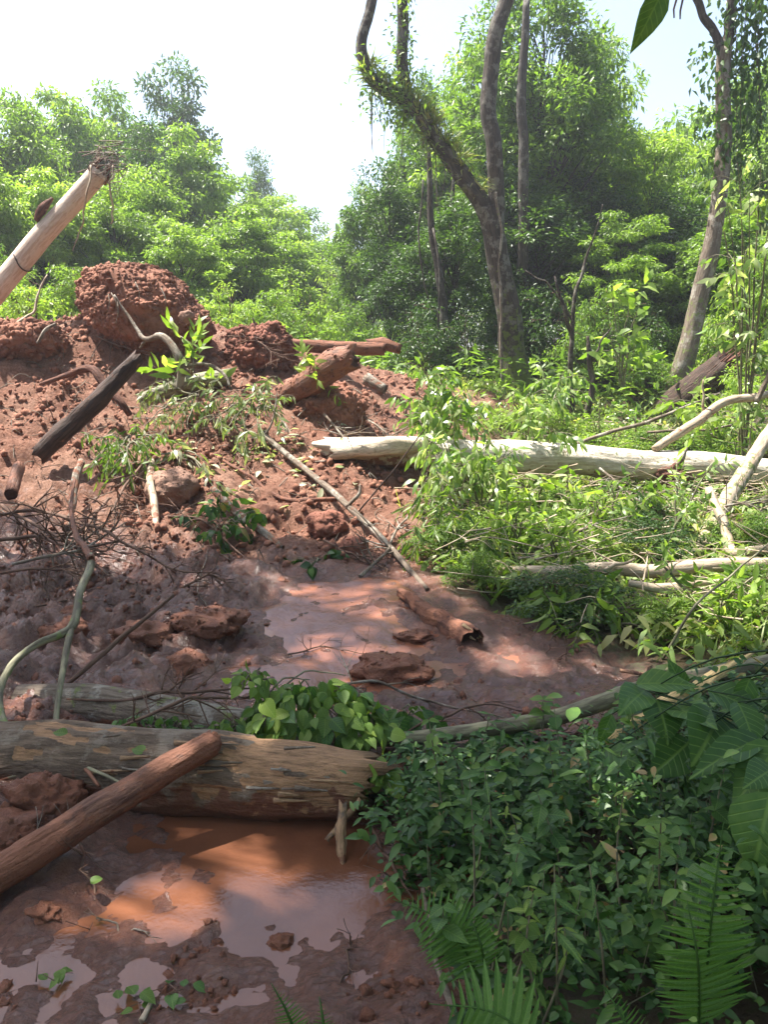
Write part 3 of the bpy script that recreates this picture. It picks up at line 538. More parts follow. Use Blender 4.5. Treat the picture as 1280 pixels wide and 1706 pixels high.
mb = MB(); tube(mb, [at(450, 572, 10.1), at(560, 579, 10.1), at(640, 582, 10.1)], [.075, .08, .08], 20, 50, .1, 6., 0, 62, (.2, 0, .6), True, .4, .4); tube(mb, [at(615, 573, 10.15), at(640, 574, 10.15), at(664, 580, 10.15)], [.06, .075, .06], 12, 12, .2, 6., 0, 63, (.2, 0, .6), True, .8); mb.obj('trunk', M['rot'], cl)
gs = empty('green_log', at(340, 635, 8.9), 'pale green-barked log stub among roots near the crest', 'log')
mb = MB(); tube(mb, [at(235, 668, 8.6), at(320, 638, 8.7), at(382, 628, 8.8)], [.085, .092, .09], 20, 40, .05, 5., 0, 64, (0, .35, .05), True, .3, .3); mb.obj('trunk', M['green_branch'], gs)
stick('dark_plank', [at(72, 752, 7.0), at(150, 676, 7.05), at(225, 600, 7.2)], [.085, .088, .06], 'dark charred-looking log slab leaning against the mound face', 'dark', 'log', 12, 44, .14, .008, 65, (0, 0, .2), 1.2, .9)
stick('curved_branch', [e(190, 492, 8.7), e(215, 530, 8.65), e(240, 565, 8.5), e(268, 560, 8.3), e(288, 578, 8.2), e(302, 610, 8.15), e(298, 650, 8.2)], [.01, .016, .026, .034, .04, .042, .04], 'curved pale branch arching down from the root ball', 'bark_log', 'branch', 9, 50, .1, .01, 66, (0, 0, .2), side=[([e(243, 565, 8.5), e(232, 580, 8.5)], [.018, .008]), ([e(302, 612, 8.15), e(340, 606, 8.1), e(372, 622, 8.0), e(385, 650, 7.9)], [.022, .018, .016, .01])])
stick('arched_branch', [e(68, 640, 8.3), e(118, 622, 8.0), e(152, 616, 7.9), e(172, 640, 7.8), e(200, 670, 7.7), e(215, 690, 7.7)], [.02, .03, .04, .045, .038, .03], 'brown root arching over the mound behind the dark slab', 'rot', 'root', 9, 40, .12, .012, 67)
stick('upright_stick', [e(252, 768, 6.8), e(250, 800, 6.5), e(256, 845, 6.2), e(262, 920, 5.75)], [.026, .032, .03, .018], 'pale barkless stick standing in front of the smooth boulder', 'pale', 'stick', 9, 36, .12, .008, 68, (0, 0, .4))
stick('upright_stick', [e(135, 770, 6.6), e(125, 800, 6.4), e(118, 850, 6.1), e(110, 880, 5.9)], [.03, .035, .03, .03], 'brown stick standing at the foot of the dark slab', 'bark_log', 'stick', 9, 30, .12, .008, 69, (0, 0, .5))
stick('buried_stick', [e(355, 815, 6.5), e(390, 850, 6.1), e(430, 880, 5.85), e(470, 912, 5.6)], [.03, .034, .03, .02], 'grey stick half buried in the mound foot pointing to the liquid mud', 'bark_log', 'stick', 9, 36, .12, .006, 70, (0, 0, .45))
stick('stump_end', [e(30, 780, 6.4), e(18, 822, 6.1)], [.05, .05], 'short log end poking out of the mud below the mound', 'bark_mud', 'log', 12, 14, .1, 0, 71, (.2, 0, .5))
stick('white_twig', [e(-15, 580, 8.7), e(8, 550, 8.9), e(52, 523, 9.1), e(62, 490, 9.2), e(78, 458, 9.3)], [.022, .02, .016, .012, .006], 'crooked whitish twig rising over the left clod', 'pale', 'twig', 6, 30, .1, .02, 72)
stick('clod_root', [e(62, 572, 8.75), e(75, 550, 8.8), e(92, 540, 8.85)], [.016, .02, .018], 'short curved root lying on the large rounded clod', 'bark_log', 'root', 7, 16, .1, 0, 73)
stick('crest_stick', [e(420, 575, 9.8), e(424, 545, 9.8), e(421, 530, 9.8)], [.02, .018, .008], 'short dark twig upright on the crest beside the rooty clod', 'dark', 'twig', 6, 12, .15, 0, 74)
stick('buried_root', [e(325, 742, 7.6), e(400, 782, 7.1), e(470, 830, 6.6), e(560, 832, 6.5)], [.012, .016, .02, .02], 'dark root running across the mound beneath the long pole', 'rot', 'root', 7, 36, .15, .02, 75, (0, 0, .4))
stick('grey_stone_log', [e(612, 632, 9.6), e(640, 648, 9.5)], [.07, .06], 'short grey log piece lying on the bare earth right of the stub', 'bark_log', 'log', 12, 12, .15, 0, 76, (0, 0, .4))
# leaning snapped trunk at the left
lt = empty('leaning_tree', at(-40, 520, 9.6), 'thick pinkish smooth trunk leaning up to a broken end above the mound', 'trunk')
T0, T1 = at(-70, 560, 9.7), at(165, 288, 9.9)
mb = MB(); tube(mb, [T0, T0*.5+T1*.5+[.0, 0, .03], T1], [.14, .125, .11], 30, 70, .04, 4., .01, 80, lambda t, a, nz: (.15+0*t, 0*t, .25*(t > .93)+.4*(t < .2)), True, .3, .15); mb.obj('trunk', M['peel'], lt)
mb = MB(); splinters(mb, T1, T1-T0, .125, 14, .16, 81, (.2, 0, .4)); mb.obj('broken_end', M['rot'], lt)
for k, q in enumerate([(.02, 1), (.28, 1)]):
    s0 = T1+[q[0]-.06, -.15, .05]; mb = MB(); tube(mb, [s0, s0+[-.03, -.05, -.3], s0+[-.14+q[0]*.4, -.02, -.6], s0+[-.3+q[0]*.8, 0, -.95+.3*k]], [.012, .012, .009, .004], 6, 24, .2, 6, .03, 82+k); mb.obj('hanging_root', M['pale'], lt)
mb = MB(); rg = np.random.default_rng(3)
for i in range(40):
    s0 = T1+rg.normal(0, .1, 3)+[0, -.1, .1]; tube(mb, [s0, s0+[rg.uniform(-.1, .3), 0, rg.uniform(-.05, .12)], s0+[rg.uniform(-.1, .45), rg.uniform(-.1, .1), rg.uniform(-.3, .1)]], [.006, .005, .002], 4, 7, .1, seed=i)
mb.obj('root_fibres', M['bark_log'], lt)
mb = MB(); q = T0*.35+T1*.65; tube(mb, [q+[-.12, -.08, .1], q+[-.02, -.08, .24], q+[.08, -.03, .36]], [.03, .05, .02], 8, 14, .25, seed=9, surf=(.3, 0, 0)); mb.obj('bark_flap', M['rot'], lt)
mb = MB(); q = T0*.55+T1*.45; ax = unit(T1-T0); u = unit(np.cross(ax, [0, 1, 0])); v = np.cross(ax, u); tube(mb, [q+(u*math.cos(a)+v*math.sin(a))*.131+ax*.03*math.sin(a*2) for a in np.linspace(0, 6.2, 14)], .009, 5, 40, .1); mb.obj('vine_ring', M['dark'], lt)

# fallen trees on the right
ft = empty('fallen_tree', G(900, 800), 'big pale fallen tree trunk lying across the bank in full sun', 'tree trunk')
F0, F1 = at(556, 748, 7.5), at(1340, 792, 8.0)
mb = MB(); tube(mb, [F0, at(640, 754, 7.55), at(760, 759, 7.7), at(900, 765, 7.85), at(1100, 775, 8.0), F1], [.1, .14, .155, .16, .155, .15], 34, 150, .085, 4., .035, 90, lambda t, a, nz: (.55*(nz > .1), .3*(nz > .2), np.clip(.3-nz*.35, 0, .8)*(.6+.5*(t < .3))), True, 1.8, .5); mb.obj('trunk', M['white'], ft)
mb = MB(); q = at(1120, 792, 7.84); lump(mb, q, (.14, .07, .1), 4, .4, 2.4, 91); mb.obj('rotten_knot', M['rot'], ft)
mb = MB(); tube(mb, [at(1132, 775, 7.85), at(1140, 760, 7.8), at(1146, 745, 7.78)], [.03, .02, .008], 6, 8, .2, seed=4); mb.obj('branch_stub', M['bark_log'], ft)
mb = MB(); tube(mb, [at(562, 752, 7.35), at(650, 744, 7.36), at(705, 742, 7.45)], [.07, .1, .05], 12, 20, .25, 5., 0, 92, (.7, 0, 0), True, 1.5); splinters(mb, F0+[.05, 0, 0], F0-F1, .1, 16, .16, 94, (.6, 0, .2)); mb.obj('torn_bark', M['pale'], ft)
stick('fallen_limb', [e(760, 955, 5.35), e(840, 952, 5.25), e(960, 950, 5.2), e(1100, 946, 5.15), e(1290, 940, 5.1)], [.02, .04, .045, .048, .046], 'whitish fallen limb lying level below the big trunk', 'pale', 'limb', 12, 70, .09, .02, 93, (0, .2, .0), side=[([e(1000, 950, 5.18), e(1045, 938, 5.1), e(1058, 930, 5.1)], [.014, .01, .004]), ([e(905, 950, 5.22), e(950, 968, 5.1), e(1000, 985, 5.0)], [.02, .016, .008])])
stick('fallen_limb', [e(1050, 972, 4.85), e(1120, 982, 4.8), e(1200, 994, 4.75), e(1300, 988, 4.7)], [.02, .035, .032, .03], 'shorter whitish limb lying just under the level limb', 'pale', 'limb', 10, 50, .1, .015, 94, side=[([e(1100, 980, 4.8), e(1180, 970, 4.75), e(1290, 965, 4.7)], [.022, .02, .012])])
stick('mossy_limb', [e(1155, 942, 6.0), e(1190, 875, 6.4), e(1232, 800, 6.9), e(1290, 712, 7.6)], [.05, .065, .07, .06], 'mossy pale limb leaning up across the big fallen trunk', 'pale', 'limb', 12, 60, .08, .02, 95, lambda t, a, nz: (0*t, .42*(t < .75), 0*t))
stick('forked_limb', [e(1183, 818, 6.35), e(1205, 870, 6.05), e(1222, 918, 5.75), e(1250, 918, 5.65), e(1300, 912, 5.55)], [.034, .038, .042, .036, .034], 'bent white limb with an elbow beside the mossy leaning limb', 'pale', 'limb', 10, 50, .09, .012, 96)
stick('leaning_pole', [e(1092, 748, 8.0), e(1140, 715, 8.1), e(1210, 672, 8.3), e(1300, 652, 8.6)], [.04, .05, .045, .04], 'pale pole rising from the big trunk towards the forest', 'pale', 'pole', 9, 44, .08, .03, 97, (0, 0, .3), side=[([e(1175, 692, 8.2), e(1172, 650, 8.2), e(1173, 632, 8.2)], [.016, .012, .006])])
stick('thin_pole', [e(925, 752, 8.9), e(1010, 722, 9.1), e(1110, 690, 9.4), e(1200, 655, 9.7)], [.018, .022, .02, .012], 'thin brown pole slanting behind the big trunk', 'bark_log', 'pole', 7, 40, .1, .02, 98)
stick('thin_pole', [e(1262, 668, 8.2), e(1285, 620, 8.2)], [.03, .028], 'short dead stem rising by the leaning pale pole', 'bark_log', 'pole', 7, 12, .1, 0, 99)
stick('bamboo_cane', [e(1105, 1098, 4.1), e(1150, 1022, 4.05), e(1190, 985, 4.1), e(1282, 905, 4.3)], [.008, .008, .007, .005], 'thin dark cane arching over the sunlit grass', 'green_branch', 'cane', 6, 36, .1, .01, 100)
stick('mud_stick', [e(1035, 1117, 3.95), e(1075, 1124, 3.9), e(1115, 1136, 3.85)], [.01, .012, .008], 'pinkish stick lying at the end of the mud flow', 'bark_mud', 'stick', 6, 16, .1, 0, 101, (.5, 0, .3))
bs = empty('broken_stump', at(1150, 660, 11.8), 'dark rotten stump leaning with a jagged splintered top at the forest edge', 'stump')
B0, B1 = at(1120, 690, 11.8), at(1205, 612, 11.4)
mb = MB(); tube(mb, [B0, B0*.5+B1*.5, B1], [.28, .25, .2], 20, 36, .16, 5., 0, 102, (0, .3, .1), True, .8, .8); mb.obj('trunk', M['dark'], bs)
mb = MB(); splinters(mb, B1, B1-B0, .2, 16, .4, 103, (0, 0, 0)); mb.obj('splintered_top', M['rot'], bs)

# dead branches with fine twigs
def dead_branch(name, pts, rad, label, m='twig', nt=14, tl=.35, seed=0, down=-.1, cat='dead branch'):
    rg = np.random.default_rng(seed); mb = MB(); C, R, T = tube(mb, pts, rad, 6, 26, .12, 6., .015, seed, (0, 0, .25))
    for i in range(nt):
        k = rg.integers(3, 25); d = unit(T[k]*rg.uniform(.2, 1)+rg.normal(0, .6, 3)+[0, 0, down]); l = tl*rg.uniform(.35, 1)
        q = C[k]; e1 = q+d*l*.5+rg.normal(0, .04, 3)*l; e2 = q+d*l+rg.normal(0, .12, 3)*l+[0, 0, down*l*.4]
        tube(mb, [q, e1, e2], [R[k]*.6, R[k]*.45, R[k]*.15], 4, 7, .1, seed=seed+i, surf=(0, 0, .25))
        for j in range(2):
            d2 = unit(d+rg.normal(0, .5, 3)); tube(mb, [e1, e1+d2*l*.3, e1+d2*l*.55+rg.normal(0, .05, 3)*l], [R[k]*.35, R[k]*.25, .0012], 4, 5, .1, seed=seed+i*3+j)
    o = mb.obj(name, M[m], None, True, tuple(np.asarray(pts[0]))); return tag(o, label, cat)
for i, (pts, r, lb, nt, tl) in enumerate([
    ([e(-10, 860, 5.3), e(60, 850, 5.4), e(150, 880, 5.1), e(230, 915, 4.85), e(290, 948, 4.7), e(370, 955, 4.7)], [.012, .012, .011, .009, .007, .003], 'long bare branch trailing along the mud below the upright sticks', 16, .4),
    ([e(-10, 900, 5.0), e(60, 895, 5.0), e(130, 915, 4.8), e(200, 900, 5.0)], [.014, .012, .01, .005], 'tangled dead branch at the left foot of the mound', 20, .45),
    ([e(0, 840, 5.6), e(40, 865, 5.3), e(110, 900, 5.0), e(180, 960, 4.6)], [.016, .013, .01, .004], 'brushy dead branch hanging down towards the forked green branch', 20, .4),
    ([e(20, 940, 4.7), e(90, 925, 4.7), e(150, 905, 4.9), e(210, 870, 5.3)], [.01, .01, .008, .004], 'twiggy dead branch crossing the top of the forked green branch', 18, .35),
    ([e(0, 955, 4.6), e(70, 945, 4.6), e(140, 960, 4.6)], [.009, .008, .004], 'sparse twig lying on shiny mud at the slope edge', 10, .3),
    ([e(180, 830, 6.2), e(150, 870, 5.7), e(135, 920, 5.2)], [.014, .011, .006], 'reddish root bundle hanging beside the brown upright stick', 18, .4),
    ([e(250, 760, 6.9), e(215, 800, 6.4), e(185, 850, 5.9), e(170, 885, 5.7)], [.012, .011, .009, .004], 'fan of thin roots spread left of the pale upright stick', 18, .5),
    ([e(390, 830, 6.6), e(330, 960, 4.95), e(345, 1010, 4.5)], [.004, .004, .003], 'wiry root hanging over the churned mud bank', 8, .2),
    ([e(300, 980, 4.6), e(350, 960, 4.8), e(395, 985, 4.7)], [.008, .007, .004], 'rootlets draped on the edge of the mud bank', 22, .18),
    ([e(110, 1165, 3.15), e(230, 1165, 3.1), e(340, 1150, 3.1), e(440, 1145, 3.15)], [.004, .008, .007, .003], 'thin branch lying across the pale grey log', 12, .25),
    ([e(130, 1240, 2.75), e(250, 1190, 2.85), e(330, 1165, 2.95), e(480, 1160, 3.1)], [.003, .007, .007, .003], 'slanting twig between the grey log and the leafy heap', 12, .25),
    ([e(500, 1160, 3.25), e(620, 1135, 3.4), e(720, 1165, 3.4), e(860, 1200, 3.2)], [.007, .007, .006, .003], 'arching thin stem trailing right of the leafy heap', 6, .2),
    ([e(650, 1240, 2.9), e(720, 1200, 3.1), e(810, 1175, 3.3), e(870, 1185, 3.3)], [.007, .007, .005, .003], 'fine twig in the mud under the slender trunk', 10, .2),
    ([e(840, 1215, 3.0), e(930, 1235, 3.0), e(1000, 1215, 3.05), e(1070, 1180, 3.1)], [.012, .012, .01, .006], 'dark crooked branch below the slender trunk by the yellow splinters', 12, .2),
    ([e(130, 1400, 2.3), e(150, 1470, 2.15), e(165, 1540, 2.05), e(185, 1560, 2.0)], [.004, .004, .003, .002], 'bare twig dangling into the puddle under the diagonal log', 10, .15),
    ([e(160, 1530, 2.03), e(200, 1545, 2.0), e(250, 1555, 1.98)], [.003, .003, .002], 'tiny forked twig sticking out of the puddle', 6, .1),
    ([e(585, 1560, 1.95), e(570, 1620, 1.82), e(560, 1680, 1.72)], [.003, .003, .002], 'thin dark twig pressed into the mud near the undergrowth', 7, .12),
    ([e(620, 1380, 2.4), e(660, 1450, 2.2), e(690, 1500, 2.1)], [.005, .005, .003], 'twig at the log end reaching into the undergrowth edge', 6, .15),
    ([e(600, 960, 5.2), e(640, 925, 5.5), e(665, 880, 5.9), e(700, 830, 6.3)], [.014, .012, .01, .005], 'pale root tangle at the mud edge beside the dark block', 16, .4),
    ([e(850, 935, 5.9), e(930, 900, 5.9), e(1000, 870, 5.9)], [.014, .014, .008], 'dry brush branch on the bank above the level limb', 18, .4),
    ([e(700, 700, 7.6), e(740, 790, 6.8), e(770, 880, 6.0)], [.008, .009, .006], 'bent dry stem in front of the fallen trunk', 8, .35),
    ([e(540, 690, 8.0), e(600, 745, 7.5), e(700, 700, 7.6)], [.012, .012, .006], 'grey twig lying by the torn end of the big trunk', 10, .4),
    ([e(1180, 850, 6.6), e(1240, 840, 6.4), e(1300, 830, 6.3)], [.01, .009, .006], 'dry twigs caught behind the elbowed limb', 14, .35),
    ([e(1000, 780, 7.2), e(1060, 830, 6.8), e(1130, 870, 6.5)], [.012, .012, .008], 'dark brush lying in front of the big trunk', 16, .4),
    ([e(1080, 720, 9.2), e(1180, 715, 9.2), e(1290, 700, 9.2)], [.016, .014, .008], 'dry grey brush behind the big trunk', 18, .5),
    ([e(60, 690, 8.2), e(110, 720, 7.8), e(170, 780, 7.0)], [.012, .01, .005], 'thin root sprawling left of the dark slab', 14, .5), ([e(330, 700, 8.2), e(380, 740, 7.7), e(430, 800, 7.0)], [.014, .012, .006], 'bare crooked twig under the hanging leaves', 14, .45), ([e(470, 700, 8.2), e(500, 740, 7.8), e(560, 770, 7.4)], [.012, .01, .005], 'root spray above the middle of the long pole', 14, .4), ([e(160, 560, 9.3), e(210, 580, 9.1), e(260, 590, 8.9)], [.012, .01, .004], 'pale roots lying below the root ball', 12, .5), ([e(380, 560, 9.6), e(420, 565, 9.4), e(470, 600, 9.2)], [.012, .012, .005], 'tangled roots over the rooty clod', 26, .4), ([e(280, 860, 6.1), e(340, 870, 5.9), e(420, 940, 5.4)], [.012, .01, .005], 'dark root reaching from the boulder to the mud', 14, .4), ([e(600, 690, 8.6), e(640, 720, 8.2), e(690, 760, 7.8)], [.01, .01, .004], 'dry sprig on the bare earth above the trunk end', 12, .4), ([e(60, 1010, 4.4), e(120, 1000, 4.5), e(200, 1010, 4.5)], [.008, .007, .003], 'sunken twig in the churned mud behind the green branch', 12, .25), ([e(480, 1090, 4.0), e(540, 1080, 4.1), e(610, 1090, 4.0)], [.005, .004, .002], 'small twig lying in the liquid mud above the heap', 8, .18), ([e(850, 1060, 4.5), e(900, 1090, 4.2), e(960, 1110, 4.0)], [.009, .008, .004], 'roots at the muddy bank edge below the green fringe', 16, .25), ([e(0, 1380, 2.35), e(60, 1400, 2.3), e(120, 1370, 2.4)], [.006, .005, .002], 'rootlets in the dark mud under the diagonal log', 18, .15), ([e(540, 900, 5.8), e(600, 930, 5.5), e(650, 950, 5.3)], [.01, .009, .004], 'brown rootlets around the dark block', 18, .3)]):
    dead_branch('dead_branch', pts, r, lb, ['twig', 'twig', 'twig', 'bark_log'][i % 4] if i < 18 or i > 24 else 'bark_log', nt, tl, 200+i)

# ------------------------------------------------------------------ standing trees
def tree_parts(seed, H, R, z0, clumps, per, leafL, lm, bm, trunk_r=.12, shape=1.0, droop=.3, flat=.55, stems=1, kind=2, clump_r=.3, aspect=.42, top_heavy=0., lean=0.):
    """meshes of a tree standing at the origin: trunk with limbs, crown of leaf clumps"""
    rg = np.random.default_rng(seed); tb = MB(); cb = MB(); zc = (z0+H)/2; rz = (H-z0)/2; bases = []
    for s in range(stems):
        a = rg.uniform(0, 6.28); sp = (R*.35 if stems > 1 else lean)
        pts = [np.array([math.cos(a)*.08*s, math.sin(a)*.08*s, -.3])]+[np.array([math.cos(a)*sp*t+rg.normal(0, .05)*t*R*.5, math.sin(a)*sp*t+rg.normal(0, .05)*t*R*.5, H*.88*t]) for t in (.3, .6, 1.)]
        C, Rr, T = tube(tb, pts, [trunk_r*1.15, trunk_r*.85, trunk_r*.55, trunk_r*.12], 9, 26, .1, 5., .04*R, seed+s, lambda t, a, nz: (0*t, .35*(t < .3), 0*t), True, 0, .5); bases.append((C, Rr))
    P = []; D = []; N = []; L = []; Ti = []
    for k in range(clumps):
        v = unit(rg.normal(0, 1, 3)); rr = rg.random()**.42; ctr = np.array([v[0]*R, v[1]*R, v[2]*rz])*rr*(.82+.25*rg.random())
        if ctr[2] > 0: ctr[:2] *= (1-.35*shape*(ctr[2]/rz))
        ctr[2] += zc + top_heavy*rz*.2; C, Rr = bases[k % stems]
        hz = np.clip(ctr[2]-rg.uniform(.15, .5)*rz-np.hypot(ctr[0], ctr[1])*.3, z0*.7, H*.86); j = int(np.clip(hz/(H*.88)*25, 3, 24)); b0 = C[j]
        mid = b0*.5+ctr*.5+[0, 0, .12*R*rg.uniform(-.5, 1)]; tube(tb, [b0, mid, ctr], [max(.012, Rr[j]*.45), max(.008, Rr[j]*.25), .005], 5, 8, .1, 5., .02*R, seed+k, caps=False)
        cr = R*clump_r*rg.uniform(.7, 1.3); n = int(per*rg.uniform(.6, 1.3)); q = rg.normal(0, 1, (n, 3)); q = unit(q)*(rg.random((n, 1))**.45)*[1, 1, flat]*cr
        for t_ in range(3):
            w = unit(rg.normal(0, 1, 3))*[1, 1, .5]*cr*.8; tube(tb, [ctr, ctr+w*.5+[0, 0, .05*cr], ctr+w], [.008, .006, .003], 4, 5, .1, caps=False, seed=k)
        P.append(q+ctr); d = unit(q+rg.normal(0, .5, (n, 3))*cr)+[0, 0, -droop]; D.append(d)
        N.append(rg.normal(0, .55, (n, 3))+[0, 0, 1]); L.append(leafL*rg.uniform(.6, 1.35, n)); Ti.append(np.clip(rg.normal(.42, .16, n)+rg.normal(0, .1), 0, .97))
    L = np.concatenate(L); leafset(cb, np.concatenate(P), np.concatenate(D), np.concatenate(N), L, L*aspect, np.concatenate(Ti), kind, .15, .2)
    return tb.mesh('trunk', M[bm]), cb.mesh('crown', M[lm]), H, R
PT = {
    'broad': tree_parts(1, 8, 2.4, 1.0, 85, 260, .18, 'lf_mid', 'bark_forest', .13, clump_r=.26),
    'broad2': tree_parts(2, 8, 2.5, .8, 85, 250, .19, 'lf_bright', 'bark_forest', .11, clump_r=.25, droop=.5),
    'airy': tree_parts(3, 9, 2.4, 1.8, 64, 210, .19, 'lf_bright', 'bark_forest', .1, clump_r=.26, flat=.35, droop=.45, aspect=.36),
    'dense': tree_parts(4, 10, 2.9, 2.4, 150, 190, .17, 'lf_mid', 'bark_forest', .17, clump_r=.19, flat=.85, droop=.1),
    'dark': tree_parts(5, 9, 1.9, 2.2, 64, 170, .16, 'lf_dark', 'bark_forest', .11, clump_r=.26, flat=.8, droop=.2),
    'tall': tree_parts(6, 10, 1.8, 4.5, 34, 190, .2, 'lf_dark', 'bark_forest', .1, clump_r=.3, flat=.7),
    'shrub': tree_parts(7, 2.6, 1.5, .1, 34, 130, .13, 'lf_mid', 'twig', .035, stems=4, clump_r=.3, droop=.4, aspect=.35),
    'shrub2': tree_parts(8, 2.4, 1.4, .1, 30, 130, .14, 'lf_bright', 'twig', .03, stems=5, clump_r=.32, droop=.55, aspect=.3),
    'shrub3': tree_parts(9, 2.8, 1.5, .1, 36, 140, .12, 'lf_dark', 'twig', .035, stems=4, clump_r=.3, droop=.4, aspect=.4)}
def plant_tree(kind, px, top, Y, w, label=None, name='tree', group=None, cat='tree', rz=None, base=None):
    """stand a tree at depth Y whose top reaches photo row top and whose crown is w photo pixels wide"""
    tm, cm, H, R = PT[kind]; p = at(px, top, Y); z = gz(p[0], Y) if base is None else base
    s = w*Y/F_PX/2/R/.95; h = max(.12, (p[2]-z)/H*(1.1 if cat == 'tree' else 1.))
    o = empty(name, (p[0], Y, z), label, cat, group); o.scale = (s, s, h); o.rotation_euler = (0, 0, rz if rz is not None else random.uniform(0, 6.28))
    for nm, me in (('trunk', tm), ('crown', cm)):
        k = bpy.data.objects.new(nm, me); COL.objects.link(k); k.parent = o
    return o
GL, GR = 'trees on the slope behind the mound', 'trees of the forest at the right'
for a in [
    ('broad', 20, 185, 19, 190, 'rounded leafy tree at the far left of the slope'), ('broad2', 110, 175, 22, 200, 'pale feathery tree rising beyond the leaning trunk'), ('broad', 195, 185, 23, 170, 'dense green tree behind the broken end of the leaning trunk'),
    ('dark', 245, 215, 20, 110, 'dark slim tree left of the open sky behind the root ball'), ('tall', 285, 118, 26, 130, 'dark emergent tree whose tuft stands alone against the sky'), ('broad2', 300, 235, 21, 190, 'bright tree just right of the dark slim one above the root ball'),
    ('broad', 375, 315, 24, 170, 'mid green tree where the slope of crowns steps down'), ('dark', 424, 262, 32, 75, 'small dark pointed tree poking above the falling treeline'), ('airy', 450, 335, 25, 150, 'airy sunlit tree above the crest log'),
    ('broad2', 400, 360, 18, 170, 'bright bushy tree standing close behind the crest'), ('broad', 500, 365, 30, 130, 'pale hazy tree at the lower end of the treeline'), ('airy', 560, 405, 38, 110, 'far thin tree in the gap beside the big forest'), ('broad2', 60, 300, 16, 190, 'bright tree low behind the leaning trunk'), ('broad', 185, 330, 16.5, 170, 'shaded tree directly behind the root ball'), ('broad2', 300, 380, 16, 150, 'sunlit low tree right of the root ball'),
    ('broad2', 150, 215, 27, 200, 'pale hazy crown showing over the leaning trunk'), ('broad', 60, 215, 27, 200, 'rounded hazy crown at the back of the left slope'), ('broad2', 240, 290, 18, 150, 'yellowish tree straight above the root ball'), ('broad', 345, 345, 27, 160, 'back row tree under the dark emergent tuft'), ('broad2', 470, 400, 21, 150, 'low bright tree above the crest log'), ('broad', 530, 420, 26, 130, 'low soft tree near the sky gap'), ('broad2', -60, 260, 15, 180, 'tree cut by the left edge beyond the leaning trunk')]:
    plant_tree(*a, group=GL)
for a in [
    ('dark', 650, 285, 16, 130, 'bluish dark tree at the edge of the sky gap'), ('broad', 610, 330, 19, 120, 'layered tree leaning into the sky gap'), ('dense', 740, 165, 20, 190, 'leafy tree behind the mossy leaning limb fork'), ('dense', 905, 10, 17, 300, 'tallest round crowned tree rising behind the forked trunk'),
    ('dark', 760, 330, 15, 150, 'dark tree behind the base of the left limb'), ('broad', 1000, 120, 19, 150, 'green tree forming the right shoulder of the tall crown'), ('airy', 1090, 230, 17, 190, 'bright airy tree between the tall crown and the vine-hung tree'), ('broad2', 1150, 200, 23, 200, 'pale treetop far behind the vine-hung tree'),
    ('broad', 1250, 170, 18, 190, 'mid green tree behind the vine-hung tree'), ('dark', 900, 330, 15.5, 200, 'dark shaded tree filling the forest interior'), ('airy', 1040, 370, 14.5, 170, 'sunlit loose tree over the thin saplings'), ('broad', 1220, 380, 14.5, 200, 'leafy tree in front of the right forest edge'), ('dark', 690, 420, 15, 120, 'low dark tree beside the sky gap'),
    ('airy', 830, 110, 18.5, 230, 'leafy crown behind the upright right stem'), ('broad2', 975, 90, 20, 190, 'back crown at the right of the tallest one'), ('dark', 850, 260, 16, 180, 'dark crown behind the fork'), ('broad', 700, 250, 21, 170, 'soft crown left of the crooked limb'), ('dark', 990, 300, 16.5, 170, 'dark crown above the thin saplings'), ('dark', 1120, 330, 16, 170, 'dark crown behind the curved vine-hung trunk'), ('broad2', 1060, 260, 20, 170, 'sunny crown filling the dip right of the tallest tree'), ('dense', 1290, 130, 20, 190, 'tall crown cut by the right edge')]:
    plant_tree(*a, group=GR)
GS, GE = 'bushes along the crest of the slide', 'bushes of the forest edge'
for i, (k, px, top, Y, w, lb) in enumerate([
    ('shrub2', 40, 445, 11.5, 150, 'narrow-leaved bush behind the pale twig'), ('shrub', 130, 440, 12, 130, 'bush with drooping leaves left of the root ball'), ('shrub2', 370, 470, 13, 120, 'bright bush right behind the root ball'), ('shrub', 440, 480, 14, 130, 'green bush above the rooty clod'), ('shrub2', 510, 470, 15, 130, 'sunny bush above the middle of the crest log'), ('shrub', 580, 500, 16, 120, 'bush above the right half of the crest log'), ('shrub2', 640, 520, 17, 110, 'pale bush at the end of the crest log'), ('shrub2', 560, 450, 22, 110, 'far pale bush in the sky gap'), ('shrub', 0, 400, 13, 120, 'leafy bush behind the foot of the leaning trunk')]):
    plant_tree(k, px, top, Y, w, lb, 'bush', GS, 'bush')
for i, (k, px, top, Y, w, lb) in enumerate([
    ('shrub3', 700, 500, 13.6, 130, 'dark bush beside the sky gap'), ('shrub3', 780, 520, 14, 130, 'dark bush left of the forked trunk base'), ('shrub3', 920, 480, 14.3, 140, 'shaded bush right of the forked trunk base'), ('shrub', 1000, 470, 13.4, 130, 'light bush behind the thin saplings'), ('shrub3', 1070, 500, 13.6, 130, 'shaded bush left of the vine-hung tree'), ('shrub', 1160, 520, 13.8, 130, 'bush behind the broken stump'), ('shrub2', 1240, 480, 12.5, 130, 'bright bush right of the broken stump'), ('shrub2', 1250, 600, 10.8, 130, 'bright low bush at the foot of the right forest'), ('shrub', 1060, 560, 12.6, 120, 'leafy bush left of the broken stump'), ('shrub3', 850, 430, 15.5, 150, 'dark bush deep behind the forked trunk'), ('shrub3', 1130, 420, 15.5, 150, 'dark bush deep behind the vine-hung tree'), ('shrub', 1280, 380, 13, 150, 'tall bush at the edge of the right forest')]):
    plant_tree(k, px, top, Y, w, lb, 'bush', GE, 'bush')
